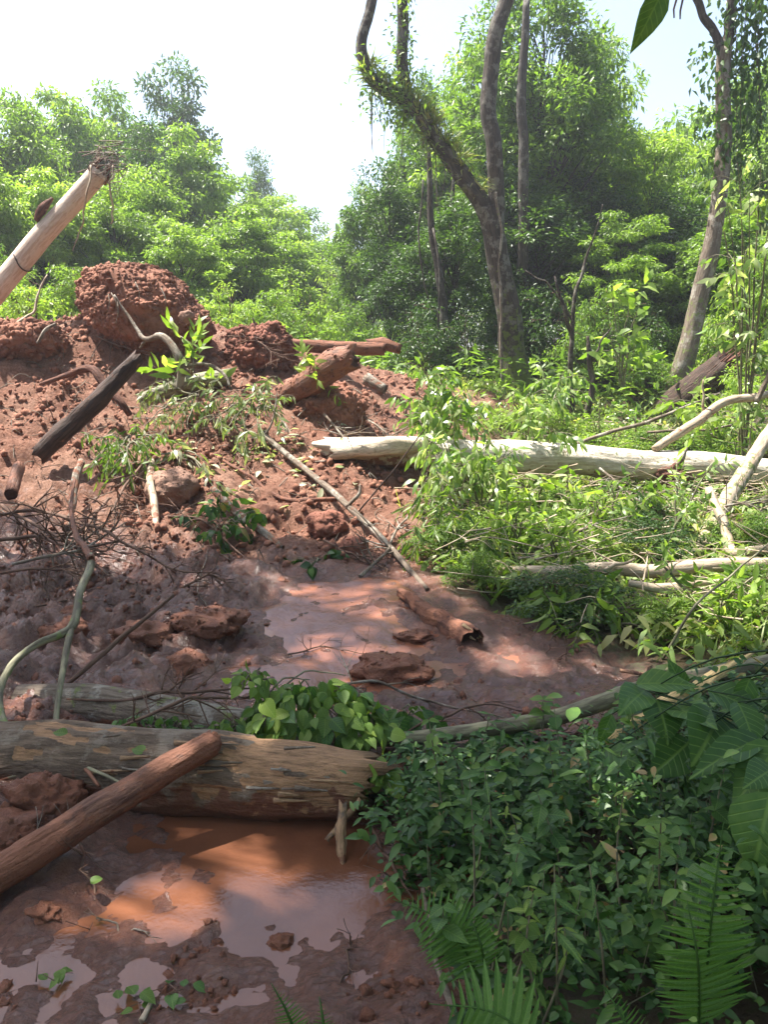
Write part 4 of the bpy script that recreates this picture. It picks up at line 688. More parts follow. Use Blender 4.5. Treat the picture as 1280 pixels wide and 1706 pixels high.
for i, (k, px, top, Y, w, lb) in enumerate([
    ('shrub', 900, 815, 6.9, 170, 'leafy tangle under the middle of the big trunk'), ('shrub2', 985, 820, 6.8, 180, 'bright tangle below the big trunk right of its middle'), ('shrub3', 1090, 830, 6.6, 170, 'dark tangle beneath the mossy leaning limb'),
    ('shrub2', 830, 860, 6.2, 190, 'bright tangle on the slope above the level limb'), ('shrub', 745, 900, 5.7, 130, 'fine-leaved tangle at the edge of the liquid mud'), ('shrub2', 970, 885, 6.0, 190, 'sunlit tangle just above the level limb'), ('shrub3', 1090, 890, 5.95, 160, 'shadowy tangle above the level limb'), ('shrub', 1260, 860, 6.0, 160, 'green tangle right of the elbowed limb'), ('shrub2', 1010, 705, 9.6, 170, 'bright bush behind the middle of the big trunk'), ('shrub', 1110, 710, 9.6, 170, 'leafy bush behind the pale leaning pole'), ('shrub2', 1230, 700, 9.6, 190, 'bright bush behind the right end of the big trunk'), ('shrub2', 880, 665, 10.6, 150, 'pale bush at the foot of the forked tree'), ('shrub', 800, 1000, 5.0, 110, 'green fringe beside the hollow log'), ('shrub3', 940, 1005, 4.7, 220, 'dark leafy fringe over the end of the mud flow'), ('shrub2', 1130, 1030, 4.5, 150, 'bright leafy fringe left of the dark cane'), ('shrub', 1260, 1000, 4.8, 150, 'leafy tangle at the right end of the level limb')]):
    plant_tree(k, px, top, Y, w, lb, 'bush', 'tangled bushes on the cleared bank', 'bush')
# slender trunks standing in the forest shade
for i, (pts, r, lb) in enumerate([
    ([(748, 610, 14), (735, 500, 14), (722, 380, 14), (715, 230, 14)], [.08, .07, .06, .03], 'slender trunk with loose vines left of the forked tree'), ([(700, 600, 15), (735, 470, 15), (752, 340, 15), (758, 250, 15)], [.07, .06, .04, .006], 'dark thin trunk crossing behind the loose vines'), ([(880, 560, 15), (876, 420, 15), (872, 200, 15), (878, 0, 15)], [.12, .1, .09, .06], 'straight dark trunk just right of the forked tree'),
    ([(955, 690, 11.6), (955, 560, 11.6), (975, 450, 11.6), (1005, 340, 11.6)], [.045, .035, .022, .004], 'thin pale sapling with a side fork at the forest edge'), ([(985, 690, 11.4), (983, 600, 11.4), (980, 560, 11.4)], [.045, .04, .02], 'thin broken sapling beside the forked one')]):
    w = [at(*q) for q in pts]; w[0][2] = min(w[0][2], gz(w[0][0], w[0][1])-.05)
    side = None
    if i == 3: side = [([at(955, 560, 11.6), at(935, 500, 11.5), at(925, 460, 11.5)], [.035, .025, .012]), ([at(958, 540, 11.6), at(920, 480, 11.6), at(875, 450, 11.6)], [.02, .014, .006])]
    if i == 4: side = [([at(983, 600, 11.4), at(1010, 560, 11.4), at(1020, 545, 11.4)], [.02, .014, .008])]
    if i == 0: side = [([at(722, 380, 13.9), at(735, 470, 13.8), at(728, 540, 13.8), at(745, 600, 13.8)], [.02, .02, .018, .015]), ([at(705, 300, 13.9), at(700, 420, 13.8), at(720, 520, 13.8)], [.015, .015, .01])]
    stick('slender_tree', w, r, lb, 'bark' if i in (3, 4) else 'bark_forest', 'tree', 9, 40, .1, .06, 300+i, (0, .2, 0), 0, .5, GR, side)

# the forked tree with epiphytes
mt = empty('forked_tree', at(862, 655, 13), 'tall mossy tree forking into a crooked left limb and an upright right stem', 'tree')
Yt = 13.
mb = MB()
def mt_surf(t, a, nz): return 0*t, .2+.5*np.clip(np.cos(a-4.7)+.3, 0, 1)*np.clip(1.15-t*1.5, 0, 1), 0*t
C_, R_, T_ = tube(mb, [at(866, 700, Yt), at(862, 640, Yt), at(850, 560, Yt), at(838, 470, Yt), at(826, 400, Yt), at(812, 345, Yt)], [.36, .25, .21, .185, .17, .165], 30, 70, .1, 4., .03, 400, mt_surf, True, 0, .5)
mb.obj('trunk', M['bark'], mt)
mb = MB(); tube(mb, [at(822, 385, Yt), at(802, 335, Yt), at(762, 282, Yt), at(728, 235, Yt), at(690, 185, Yt), at(655, 158, Yt), at(615, 128, Yt), at(604, 75, Yt), at(618, 15, Yt), at(632, -60, Yt)], [.14, .14, .135, .13, .115, .105, .09, .08, .075, .07], 20, 90, .14, 5., .03, 401, (0, .25, 0), True, 0, .4); ll = mb.obj('left_limb', M['bark'], mt)
mb = MB(); tube(mb, [at(684, 190, Yt), at(672, 120, Yt), at(670, 40, Yt), at(673, -60, Yt)], [.1, .085, .085, .08], 16, 50, .12, 5., .02, 402, (0, .3, 0), True, 0, .7); mb.obj('upright_limb', M['bark'], mt)
mb = MB(); tube(mb, [at(826, 395, Yt), at(826, 320, Yt), at(822, 240, Yt), at(815, 160, Yt), at(822, 80, Yt), at(845, 0, Yt), at(862, -60, Yt)], [.13, .13, .125, .12, .118, .115, .11], 20, 90, .1, 5., .03, 403, (0, .15, 0), True, 0, .7); mb.obj('right_stem', M['bark'], mt)
mb = MB(); tube(mb, [at(838, 640, 12.72), at(832, 560, 12.74), at(833, 480, 12.76), at(834, 400, 12.8), at(826, 320, 12.83)], .022, 6, 60, .2, 6., .05, 404, (0, .3, 0)); mb.obj('climbing_vine', M['bark_log'], mt)
mb = MB(); rg = np.random.default_rng(8); P = []; D = []
limb = spline(np.array([[*at(812, 345, Yt), .18], [*at(762, 282, Yt), .17], [*at(728, 235, Yt), .16], [*at(690, 185, Yt), .14], [*at(640, 150, Yt), .12], [*at(606, 110, Yt), .1]]), 60)
for k in range(150):   # tufts of strap leaves growing on the limb
    q = limb[min(59, int(rg.beta(2, 1.6)*60))]; a = rg.uniform(-.6, 3.7); base = q[:3]+np.array([math.cos(a), rg.uniform(-.9, -.2), math.sin(a)])*q[3]*.85
    for j in range(rg.integers(5, 11)): P.append(base); D.append(np.array([math.cos(a), -.4, math.sin(a)+.2])+rg.normal(0, .55, 3))
P = np.array(P); D = np.array(D); leafset(mb, P, D, rg.normal(0, .4, P.shape)+[0, 0, 1], rg.uniform(.1, .32, len(P)), rg.uniform(.012, .028, len(P)), rg.uniform(.2, 1, len(P)), 4, .1, .5); mb.obj('epiphytes', M['lf_grass'], mt)
mb = MB(); P = []
for k in range(1400):   # small creeper leaves round the upper limbs
    s = rg.random()
    if s < .4: b0 = at(671+rg.normal(0, 10), rg.uniform(-40, 210), Yt+rg.normal(0, .14))
    elif s < .7: q = limb[rg.integers(20, 60)]; b0 = q[:3]+rg.normal(0, 1, 3)*.16
    else: b0 = at(rg.normal(655, 25), rg.normal(160, 28), Yt+rg.normal(0, .2))
    P.append(b0)
P = np.array(P); leafset(mb, P, rg.normal(0, 1, P.shape)+[0, 0, -.5], rg.normal(0, .5, P.shape)+[0, -.4, 1], rg.uniform(.05, .12, len(P)), rg.uniform(.03, .06, len(P)), rg.uniform(.1, .8, len(P)), 2); mb.obj('creeper_leaves', M['lf_mid'], mt)
mb = MB()
for k in range(16):
    q = limb[rg.integers(5, 58)][:3]; l = rg.uniform(.3, 1.3); tube(mb, [q, q+[rg.normal(0, .05), -.2, -l*.5], q+[rg.normal(0, .1), -.2, -l]], [.008, .006, .003], 4, 8, .1, seed=k)
mb.obj('hanging_roots', M['bark_log'], mt)

# the vine-hung tree at the right
vt = empty('vine_hung_tree', at(1128, 660, 12.5), 'slim curved tree hung with creepers at the right forest edge', 'tree'); Yv = 12.5
mb = MB(); tube(mb, [at(1120, 690, Yv), at(1135, 620, Yv), at(1160, 530, Yv), at(1182, 420, Yv), at(1200, 320, Yv), at(1206, 220, Yv), at(1205, 140, Yv), at(1208, 80, Yv)], [.22, .17, .14, .125, .115, .11, .105, .1], 18, 80, .1, 5., .03, 420, lambda t, a, nz: (0*t, .4*(t < .35), 0*t), True, 0, .6); mb.obj('trunk', M['bark_log'], vt)
mb = MB(); tube(mb, [at(1206, 95, Yv), at(1190, 50, Yv), at(1165, 10, Yv), at(1150, -50, Yv)], [.075, .06, .055, .05], 12, 30, .12, 5., .02, 421); tube(mb, [at(1207, 110, Yv), at(1215, 40, Yv), at(1222, -50, Yv)], [.085, .07, .06], 12, 24, .12, 5., .02, 422); mb.obj('limb', M['bark'], vt)
mb = MB(); P = []
for k in range(7):
    x = 1215+k*11; y1 = rg.uniform(120, 330); p0 = at(x, -40, Yv+rg.normal(0, .2)); p1 = at(x+rg.normal(0, 8), y1, Yv+rg.normal(0, .2)); tube(mb, [p0, (p0+p1)/2+rg.normal(0, .04, 3), p1], .006, 4, 12, .1, seed=k)
    for j in range(150): t = rg.random(); P.append(p0*(1-t)+p1*t+rg.normal(0, .1, 3)*(1.3-t))
mb.obj('vine_stems', M['twig'], vt)
for k in range(260): P.append(at(rg.normal(1190, 18), rg.uniform(60, 330), Yv+rg.normal(0, .15)))
mb = MB(); P = np.array(P); leafset(mb, P, rg.normal(0, .6, P.shape)+[0, 0, -1], rg.normal(0, .5, P.shape)+[0, -.6, .6], rg.uniform(.07, .15, len(P)), rg.uniform(.04, .08, len(P)), rg.uniform(.1, .75, len(P)), 2); mb.obj('creeper_leaves', M['lf_dark'], vt)

# distant wood all round
def forest_mass():
    rg = np.random.default_rng(77); mb = MB()
    for k in range(150):
        a = rg.uniform(0, 2*math.pi); r = rg.uniform(34, 62) if abs(math.atan2(math.sin(a-math.pi/2), math.cos(a-math.pi/2))) < .75 else rg.uniform(24, 50)
        x, y = r*math.cos(a), r*math.sin(a)+4; az = math.atan2(x, y)
        h = rg.uniform(6, 9) if abs(az) > .5 else (rg.uniform(7.5, 10) if az < -.12 else (rg.uniform(4.5, 6.5) if az < .03 else rg.uniform(7, 10)))
        z = gz(x, y); R = rg.uniform(2.2, 3.6); n = 900 if abs(az) < .7 else 420
        v = unit(rg.normal(0, 1, (n, 3)))*(rg.random((n, 1))**.35); w = 1+.28*fbm(v*2.2+k*5, 3, k)[:, None]; q = v*w*[R, R, h*.5]
        q[:, 2] += h*.52; Lf = .42 if n > 500 else .7
        leafset(mb, q+[x, y, z], v+rg.normal(0, .5, (n, 3))+[0, 0, -.3], rg.normal(0, .5, (n, 3))+[0, 0, 1], Lf*rg.uniform(.6, 1.3, n), Lf*.55, np.clip(rg.normal(.4, .15, n)+rg.normal(0, .15), 0, .95), 2)
    return tag(mb.obj('distant_forest', M['lf_mid'], None), 'far wooded slopes closing the view', None, None, 'stuff')
forest_mass()

# trees beside the camera whose boughs shade the near ground
GAPS = [(G(px, py), r) for px, py, r in [(300, 1395, .07), (335, 1425, .06), (405, 1440, .08), (480, 1490, .1), (300, 1520, .13), (130, 1530, .1), (220, 1480, .06), (20, 1330, .08), (160, 1000, .1), (130, 1070, .1), (205, 1110, .08), (330, 1120, .07), (560, 1000, .14), (520, 1075, .1), (470, 980, .12), (640, 1020, .12), (700, 1150, .08), (850, 1105, .14), (600, 1090, .08), (230, 890, .3), (180, 930, .12), (330, 920, .15), (1215, 1560, .05), (1090, 1430, .1), (1000, 1310, .1), (440, 1200, .06), (640, 1290, .07), (480, 1330, .07), (180, 1290, .08), (60, 1180, .1), (880, 1420, .06), (780, 1330, .07), (660, 1600, .06), (340, 1640, .04)]]
def sun_gaps(P):
    g = P - np.array(SUN_DIR)*((P[:, 2]-.06)/SUN_DIR.z)[:, None]; keep = np.ones(len(P), bool)
    for q, r in GAPS: keep &= np.hypot(g[:, 0]-q[0], g[:, 1]-q[1]) > r*1.5+.02
    return P[keep]
def overhang(name, base, targets, label, seed, r=.2):
    rg = np.random.default_rng(seed); o = empty(name, base, label, 'tree', 'shade trees over the near ground'); tb = MB(); cb = MB(); P = []; base = np.array(base)
    top = base+[0, .3, 6.2]; C, R, T = tube(tb, [base-[0, 0, .3], base+[.1, .1, 2], base+[-.05, .2, 4.2], top, top+[.2, .3, 2.6]], [r*1.3, r, r*.85, r*.7, r*.3], 14, 40, .1, 5., .05, seed, (0, .3, 0), True, 0, .5)
    for k, (tx, ty, tz, cr, n) in enumerate(targets):
        t = np.array([tx, ty, tz]); b0 = C[rg.integers(24, 38)]; m_ = b0*.45+t*.55+[0, 0, .5]; Cc, Rc, Tc = tube(tb, [b0, b0*.8+t*.2+[0, 0, .45], m_, t], [.075, .06, .04, .012], 7, 22, .1, 5., .06, seed+k, caps=False)
        for j in range(8):
            q = Cc[rg.integers(10, 22)]; w = t+rg.normal(0, .5, 3)*cr*[1, 1, .35]; tube(tb, [q, (q+w)/2+[0, 0, .08], w], [.02, .012, .004], 5, 8, .1, seed=k*9+j, caps=False)
        m = max(4, int(n/75)); cc = unit(rg.normal(0, 1, (m, 3)))*(rg.random((m, 1))**.45)*[cr, cr, cr*.4]; w = rg.integers(0, m, int(n*1.25))
        P.append(cc[w]+rg.normal(0, .2, (len(w), 3))*[1, 1, .6]+t)
    tb.obj('trunk', M['bark'], o); P = sun_gaps(np.concatenate(P)); n = len(P)
    leafset(cb, P, rg.normal(0, .8, (n, 3))+[0, 0, -.35], rg.normal(0, .4, (n, 3))+[0, 0, 1], rg.uniform(.12, .24, n), rg.uniform(.06, .11, n), np.clip(rg.normal(.4, .15, n), 0, .9), 2); cb.obj('crown', M['lf_mid'], o); return o
def over(x, y, z, zg=.1):
    """where a bough at height z must hang to shade ground point x, y"""
    t = (z-zg)/SUN_DIR.z; return (x+SUN_DIR.x*t, y+SUN_DIR.y*t, z)
S1 = [(*over(gx_, gy_, zz_), cr, int(n*2.6)) for gx_, gy_, zz_, cr, n in [(-1.6, 4.9, 7.6, .95, 420), (-2.6, 4.2, 7.4, 1.0, 420), (-1.2, 3.6, 7.8, .85, 330), (-2.2, 2.8, 7.3, .9, 380), (-.9, 2.6, 7.7, .75, 300), (-.15, 4.5, 8.0, .8, 210), (-3.2, 5.2, 7.2, 1.0, 400), (.2, 3.7, 8.1, .75, 260), (-1.0, 1.7, 7.5, .85, 330), (-.1, 1.2, 7.8, .8, 380), (-.6, 5.3, 7.9, .5, 150), (-2, 1.2, 7.2, .9, 380), (-.3, 4.9, 8.6, .8, 130), (.9, 5.3, 8.8, .8, 110), (-1.0, 6.0, 8.5, .8, 120), (-.45, 2.15, 7.6, .5, 120), (-.35, 1.65, 7.5, .5, 150), (-.75, 1.35, 7.4, .5, 240), (-.05, 2.1, 7.9, .4, 130), (-.9, 2.2, 7.7, .35, 110)]]
overhang('shade_tree', (-6.6, 4.6, gz(-6.6, 4.6)), S1, 'leafy tree left of the slide whose boughs hang over the puddle', 501, .22)
S2 = [(*over(gx_, gy_, zz_), cr, int(n*2.3)) for gx_, gy_, zz_, cr, n in [(.5, 2.3, 7.2, .8, 560), (1.2, 1.6, 7.0, .85, 420), (1.0, 2.9, 7.3, .75, 300), (1.8, 2.4, 7.1, .85, 600), (.6, 1.3, 7.3, .8, 560), (2.4, 3.1, 7.0, .8, 460), (1.3, 3.5, 7.4, .45, 140), (.25, 2.7, 7.6, .5, 150), (1.05, 4.55, 7.5, .42, 190), (2.6, 1.6, 7, .9, 420)]]
S2 += [(1.5, 5.5, 6.8, 1., 900), (2.6, 6.5, 7., 1.1, 900), (3.3, 5., 6.2, 1.1, 900), (1.3, 7.2, 7.7, 1., 800), (2.5, 8., 8., 1., 800), (3.8, 7.4, 7.5, 1.1, 800), (.4, 6.2, 7.6, .9, 700), (3.6, 3.4, 5.6, 1.1, 900)]  # extra boughs added above the view to darken the near bank
st2 = overhang('shade_tree', (4.6, 1.6, gz(4.6, 1.6)), S2, 'leafy tree right of the slide whose boughs shade the undergrowth', 502, .2)
S3 = [(2.2, .6, 5.6, 1.2, 900), (.6, -.6, 5.8, 1.2, 900), (3.4, 1.8, 5.2, 1.1, 900), (-.9, -1.2, 6.0, 1.2, 800), (1.6, -2.4, 5.2, 1.3, 900), (3.2, -1.2, 5.0, 1.3, 900), (-.2, -3, 5.2, 1.2, 800), (4.4, .4, 4.4, 1.1, 800), (2.4, -3.8, 4.2, 1.2, 700), (4.2, -2.8, 3.8, 1.2, 700), (-2.2, -2.6, 5.6, 1.2, 800)]  # crown added overhead and behind the camera to block skylight
overhang('shade_tree', (1.6, -3.0, gz(1.6, -3.0)), S3, 'unseen leafy tree added behind the viewpoint to keep skylight off the near bank', 503, .2)
LEAF = {k: leaf_mesh('leaf_'+k, M['lf_under'], k, seed=i) for i, k in enumerate(('ovate', 'round', 'heart', 'lance'))}
LEAFB = {k: leaf_mesh('bright_leaf_'+k, M['lf_bright'], k, seed=i+9) for i, k in enumerate(('ovate', 'round', 'heart', 'lance'))}
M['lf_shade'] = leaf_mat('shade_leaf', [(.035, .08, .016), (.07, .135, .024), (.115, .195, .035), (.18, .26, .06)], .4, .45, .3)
LEAFM = {k: leaf_mesh('mid_leaf_'+k, M['lf_shade'], k, seed=i+19) for i, k in enumerate(('ovate', 'round', 'heart', 'lance'))}
q = at(1110, -25, 2.4); mb = MB(); bnd = np.array(st2.location)
tube(mb, [bnd+[0, .3, 4.6], np.array([3.2, 2.0, 4.3]), np.array([1.7, 2.4, 3.4]), q+[.08, 0, .12], q], [.05, .03, .015, .006, .003], 6, 40, .1, 6., .03, 5); tube(mb, [q+[.08, 0, .12], at(1126, 5, 2.4), at(1124, 30, 2.4)], [.004, .003, .002], 5, 8, .1); tube(mb, [q+[.08, 0, .12], at(1136, 10, 2.42), at(1134, 32, 2.42)], [.004, .003, .002], 5, 8, .1); mb.obj('hanging_twig', M['twig'], st2)
place_leaf('leaf', LEAF['ovate'], st2, at(1108, -22, 2.4), at(1066, 66, 2.4)-at(1108, -22, 2.4), (.15, -1, .2), .175, .62)
for k in range(5): place_leaf('leaf', LEAFM['ovate'], st2, q+np.array([.05+.1*k, .05*k, .1+.07*k]), (rg.normal(), rg.normal(), -.3), (0, 0, 1), .15, .8)

# ------------------------------------------------------------------ vegetation
def veg_points(n, box, want, seed):
    rg = np.random.default_rng(seed); x = rg.uniform(box[0], box[1], n); y = rg.uniform(box[2], box[3], n); z, mk = terrain(x, y, True, True)
    k = rg.random(n) < want(x, y, mk); return np.c_[x, y, z][k], rg
# near shaded undergrowth
def under_want(x, y, m): return np.clip((3.0-y+.35*(x > 1.2))*4, 0, 1)*np.clip((x-np.interp(y, [1.2, 1.75, 2.1, 2.55, 3.0, 3.4], [.3, .22, .06, -.06, .0, .3]))*9, 0, 1)*(1-.85*((y < 1.62) & (x > .38)))
B_, rg = veg_points(8200, (-.1, 2.6, 1.05, 3.7), under_want, 601)
mb = MB(); sb = MB(); P = []; D = []; N = []; L = []; Wd = []; Ti = []
sel = vnoise(B_*[3.5, 3.5, 0]+3, 41); hgt = np.clip(.5+.9*vnoise(B_*[4.2, 4.2, 0], 3), 0, 1.2); r2 = rg.random(len(B_))
for i_, b0 in enumerate(B_):
    sp_ = 0 if sel[i_] < -.22 else (1 if sel[i_] < .2 else 2)
    if r2[i_] < .25: sp_ = rg.integers(0, 4)
    h = rg.uniform(.03, .3)*(1.15 if b0[0] > .5 else .8)*(.45+.95*hgt[i_])*min(1, max(.3, (3.1-b0[1])/.6)); ln = rg.normal(0, .1, 2); tp = b0+[ln[0], ln[1]-.02, h]; nl_ = rg.integers(5, 9); dr = rg.random() < .012
    sz, asp, tn = [(rg.uniform(.018, .034), .75, .5), (rg.uniform(.035, .065), .3, .38), (rg.uniform(.024, .05), .52, .3), (rg.uniform(.05, .085), .45, .62)][sp_]; tn = np.clip(rg.normal(tn, .16), .03, .95)
    for j in range(nl_):
        t = .25+.75*(j+1)/nl_; a = (j//3*1.1+j%3*2.09 if sp_ == 0 else j*2.4)+rg.uniform(0, .6); P.append(b0*(1-t)+tp*t); D.append([math.cos(a), math.sin(a), rg.uniform(-.55, .35) if sp_ != 1 else rg.uniform(-.9, .5)]); N.append([rg.normal(0, .3), rg.normal(0, .3)-.2, 1]); L.append(sz*rg.uniform(.6, 1.3)); Wd.append(L[-1]*asp); Ti.append(1.35 if dr or rg.random() < .012 else tn+rg.normal(0, .09)+.12*(t > .9))
leafset(mb, np.array(P), np.array(D), np.array(N), np.array(L), np.array(Wd), np.where(np.array(Ti) > 1.3, 1.35, np.clip(np.array(Ti), 0, .97)), 12, .16, .25)
for b0 in B_[::9]: tube(sb, [b0-[0, 0, .02], b0+[rg.normal(0, .04), rg.normal(0, .04), rg.uniform(.05, .2)]], [.002, .001], 4, 3, 0, caps=False)
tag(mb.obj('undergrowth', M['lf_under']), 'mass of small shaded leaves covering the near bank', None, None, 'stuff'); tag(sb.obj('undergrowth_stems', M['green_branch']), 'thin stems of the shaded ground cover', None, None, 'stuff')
# sunlit grass, seedlings and slash on the right bank
def field_want(x, y, m): return np.clip((m[:, 2]-.3)*2.2, 0, 1)*np.clip((y-3.5-.0*x)*2, 0, 1)*(x > -.5)*np.clip(1.25-y/16, .35, 1)*np.clip(.8+1.0*vnoise(np.c_[x*1.6, y*1.6, x*0], 5), .15, 1)
B_, rg = veg_points(13000, (-.4, 8, 3.5, 13.5), field_want, 602)
mb = MB(); P = []; D = []; N = []; L = []; Wd = []; Ti = []
for b0 in B_:
    far = b0[1] > 8; bl_ = rg.random() < .45; h = rg.uniform(.04, .26); k = rg.integers(4, 8); tn = np.clip(rg.normal(.45, .2), .05, .9)
    if rg.random() < .03: tn = .98
    for j in range(k):
        a = rg.uniform(0, 6.28)
        if bl_: P.append(b0); D.append([math.cos(a)*.55, math.sin(a)*.55, 1]); l = rg.uniform(.1, .3); L.append(l); Wd.append(rg.uniform(.008, .018))
        else: P.append(b0+[rg.normal(0, .06), rg.normal(0, .06), h*rg.uniform(.3, 1)]); D.append([math.cos(a), math.sin(a), rg.uniform(-.6, .25)]); l = rg.uniform(.07, .15); L.append(l); Wd.append(l*rg.uniform(.2, .42))
        N.append([rg.normal(0, .4), rg.normal(0, .4), 1]); Ti.append(tn+rg.normal(0, .06))
leafset(mb, np.array(P), np.array(D), np.array(N), np.array(L), np.array(Wd), np.clip(np.array(Ti), 0, 1), 4, .12, .45)
tag(mb.obj('grass', M['lf_grass']), 'sunlit grass, seedlings and torn leaves over the right bank', None, None, 'stuff')
# forest floor plants
def floor_want(x, y, m): return np.clip((m[:, 2]-.3)*2, 0, 1)*.8
B_, rg = veg_points(5000, (-11, 13, 11.5, 24), floor_want, 603); mb = MB(); n = len(B_)*5; b5 = np.repeat(B_, 5, 0)+rg.normal(0, .15, (n, 3))*[1, 1, 0]+np.c_[np.zeros(n), np.zeros(n), rg.uniform(.05, .6, n)]
leafset(mb, b5, rg.normal(0, 1, (n, 3))*[1, 1, .4], rg.normal(0, .4, (n, 3))+[0, 0, 1], rg.uniform(.12, .28, n), rg.uniform(.04, .1, n), rg.uniform(.1, .85, n), 2); tag(mb.obj('forest_undergrowth', M['lf_mid']), 'low leafy cover on the forest floor', None, None, 'stuff')
# dry straw and slash on the bank
B_, rg = veg_points(4200, (-.2, 6, 4.2, 11), field_want, 604); mb = MB()
for b0 in B_[:1000]:
    a = rg.uniform(0, 3.14); l = rg.uniform(.15, .6)*(1 if rg.random() < .85 else 2.2); d = np.array([math.cos(a), math.sin(a)*.6, rg.normal(.05, .2)])*l*.5; m_ = b0+[0, 0, rg.uniform(.05, .3)]
    tube(mb, [m_-d, m_+rg.normal(0, .03, 3), m_+d], [rg.uniform(.003, .008), .003, .002], 4, 5, .1, caps=False, seed=3)
tag(mb.obj('slash_twigs', M['pale']), 'fine dry twigs and straw littered over the bank', None, None, 'stuff')

# wilting leafy shrubs in the sun
def wilting(name, base, tips, label, seed, per=26, leafL=.15, m='lf_wilt', cat='shrub', stem_m='green_branch', asp=.3, droop=1.1, spread=.1, group=None):
    rg = np.random.default_rng(seed); base = np.asarray(base, float); o = empty(name, base, label, cat, group); tb = MB(); cb = MB(); P = []; D = []
    for k, tp in enumerate(tips):
        tp = np.asarray(tp, float); C, R, T = tube(tb, [base+rg.normal(0, .03, 3), base*.5+tp*.5+[0, 0, .12*np.linalg.norm(tp-base)], tp], [.012, .009, .003], 5, 16, .1, 6., .02, seed+k, caps=False)
        for j in range(max(3, per//7)):
            k2 = int(rg.beta(2.2, 1.1)*15); q = C[k2]; d = unit(T[k2]*.6+rg.normal(0, .65, 3)+[0, 0, .1]); l = leafL*rg.uniform(1.1, 2.4)*(1+1.5*spread); m1 = q+d*l*.55; m2 = q+d*l+[0, 0, -.3*max(droop, 0)*l]
            tube(tb, [q, m1, m2], [.0035, .0025, .0012], 4, 6, 0, seed=j, caps=False); sv = unit(np.cross(d, rg.normal(0, 1, 3)))
            for t in np.linspace(.25, 1, rg.integers(6, 10)):
                P.append((1-t)**2*q+2*t*(1-t)*m1+t*t*m2); sv = -sv; D.append(d*.5+sv*.6+rg.normal(0, .25, 3)+[0, 0, -droop*.8])
    tb.obj('stems', M[stem_m], o); P = np.array(P); n = len(P); l = leafL*rg.uniform(.6, 1.2, n)
    leafset(cb, P, np.array(D), rg.normal(0, .7, (n, 3))+[0, -.6, .5], l, l*asp, np.clip(rg.normal(.48, .3, n), 0, 1), 12 if base[1] < 6 else 4, .2, .2); lv = cb.obj('foliage', M[m], o); lv['kind'] = 'stuff'; return o
rg = np.random.default_rng(12)
def tips(lst): return [at(*q) for q in lst]
wilting('wilting_shrub', G(735, 770), tips([(700, 600, 7.4), (735, 625, 7.2), (690, 650, 7.2), (760, 660, 7.1), (715, 690, 7.0), (770, 700, 7.0), (670, 680, 7.3), (740, 640, 7.3), (800, 690, 7.1)]), 'bright wilting shrub with hanging leaves before the end of the big trunk', 700, 95, .125)
wilting('wilting_shrub', G(770, 840), tips([(700, 720, 6.4), (740, 740, 6.3), (800, 750, 6.3), (830, 780, 6.2), (720, 790, 6.1), (770, 770, 6.2), (850, 760, 6.4)]), 'bright drooping shrub below the big trunk at the mound edge', 701, 80, .12)
wilting('wilting_shrub', G(880, 790), tips([(850, 650, 8.0), (870, 665, 7.9), (885, 690, 7.8), (920, 690, 7.8), (890, 730, 7.6), (930, 720, 7.7)]), 'sunlit shrub standing over the middle of the big trunk', 702, 50, .125)
wilting('wilting_shrub', G(930, 700), tips([(905, 625, 10), (935, 630, 10), (960, 650, 10), (890, 655, 10), (920, 670, 9.8)]), 'white-lit drooping seedling at the base of the thin saplings', 703, 50, .15)
wilting('wilting_shrub', G(730, 930), tips([(690, 830, 5.9), (730, 850, 5.8), (770, 880, 5.6), (700, 900, 5.5), (760, 930, 5.4), (800, 900, 5.5), (740, 800, 5.9)]), 'fine-leaved green clump where the pole meets the bank', 704, 60, .12, 'lf_grass', asp=.16)
wilting('wilting_shrub', G(900, 860), tips([(850, 800, 6.6), (900, 810, 6.5), (950, 830, 6.4), (990, 820, 6.5), (880, 850, 6.2), (1030, 850, 6.3)]), 'leafy slash in front of the middle of the big trunk', 705, 44, .13, 'lf_bright', droop=.5)
wilting('wilting_shrub', G(1080, 870), tips([(1040, 800, 6.6), (1090, 810, 6.5), (1130, 830, 6.5), (1060, 850, 6.2), (1150, 860, 6.2)]), 'green leafy slash left of the mossy leaning limb', 706, 40, .12, 'lf_mid', droop=.5)
wilting('wilting_shrub', G(1000, 1050), tips([(900, 1010, 4.7), (950, 990, 4.8), (1000, 980, 4.8), (1040, 1010, 4.6), (870, 1040, 4.5), (1060, 1040, 4.4), (960, 1040, 4.4), (920, 1060, 4.3)]), 'shaded dark green leafy clump hanging over the mud flow', 707, 55, .12, 'lf_mid', droop=.7)
wilting('wilting_shrub', G(1230, 1070), tips([(1150, 1010, 4.4), (1200, 1000, 4.4), (1250, 980, 4.4), (1280, 1030, 4.2), (1180, 1060, 4.1), (1240, 1060, 4.1)]), 'bright leafy clump behind the yellow splintered branch', 708, 44, .11, 'lf_bright', droop=.4)
wilting('wilting_shrub', G(1200, 740), tips([(1120, 665, 8.9), (1150, 655, 8.9), (1190, 680, 8.8), (1240, 700, 8.8), (1170, 710, 8.6), (1270, 720, 8.7)]), 'bright arching shrub above the right end of the big trunk', 709, 40, .15, 'lf_bright', droop=.6)
wilting('wilting_shrub', at(1270, 420, 8.8)-[0, 0, 2.2], tips([(1190, 300, 8.5), (1230, 270, 8.5), (1270, 260, 8.5), (1215, 350, 8.4), (1250, 330, 8.4), (1290, 320, 8.3), (1240, 390, 8.4), (1280, 400, 8.4)]), 'tall shrub with large hanging pale leaves at the right edge', 710, 46, .15, 'lf_wilt', droop=1.0, asp=.34, spread=.3)
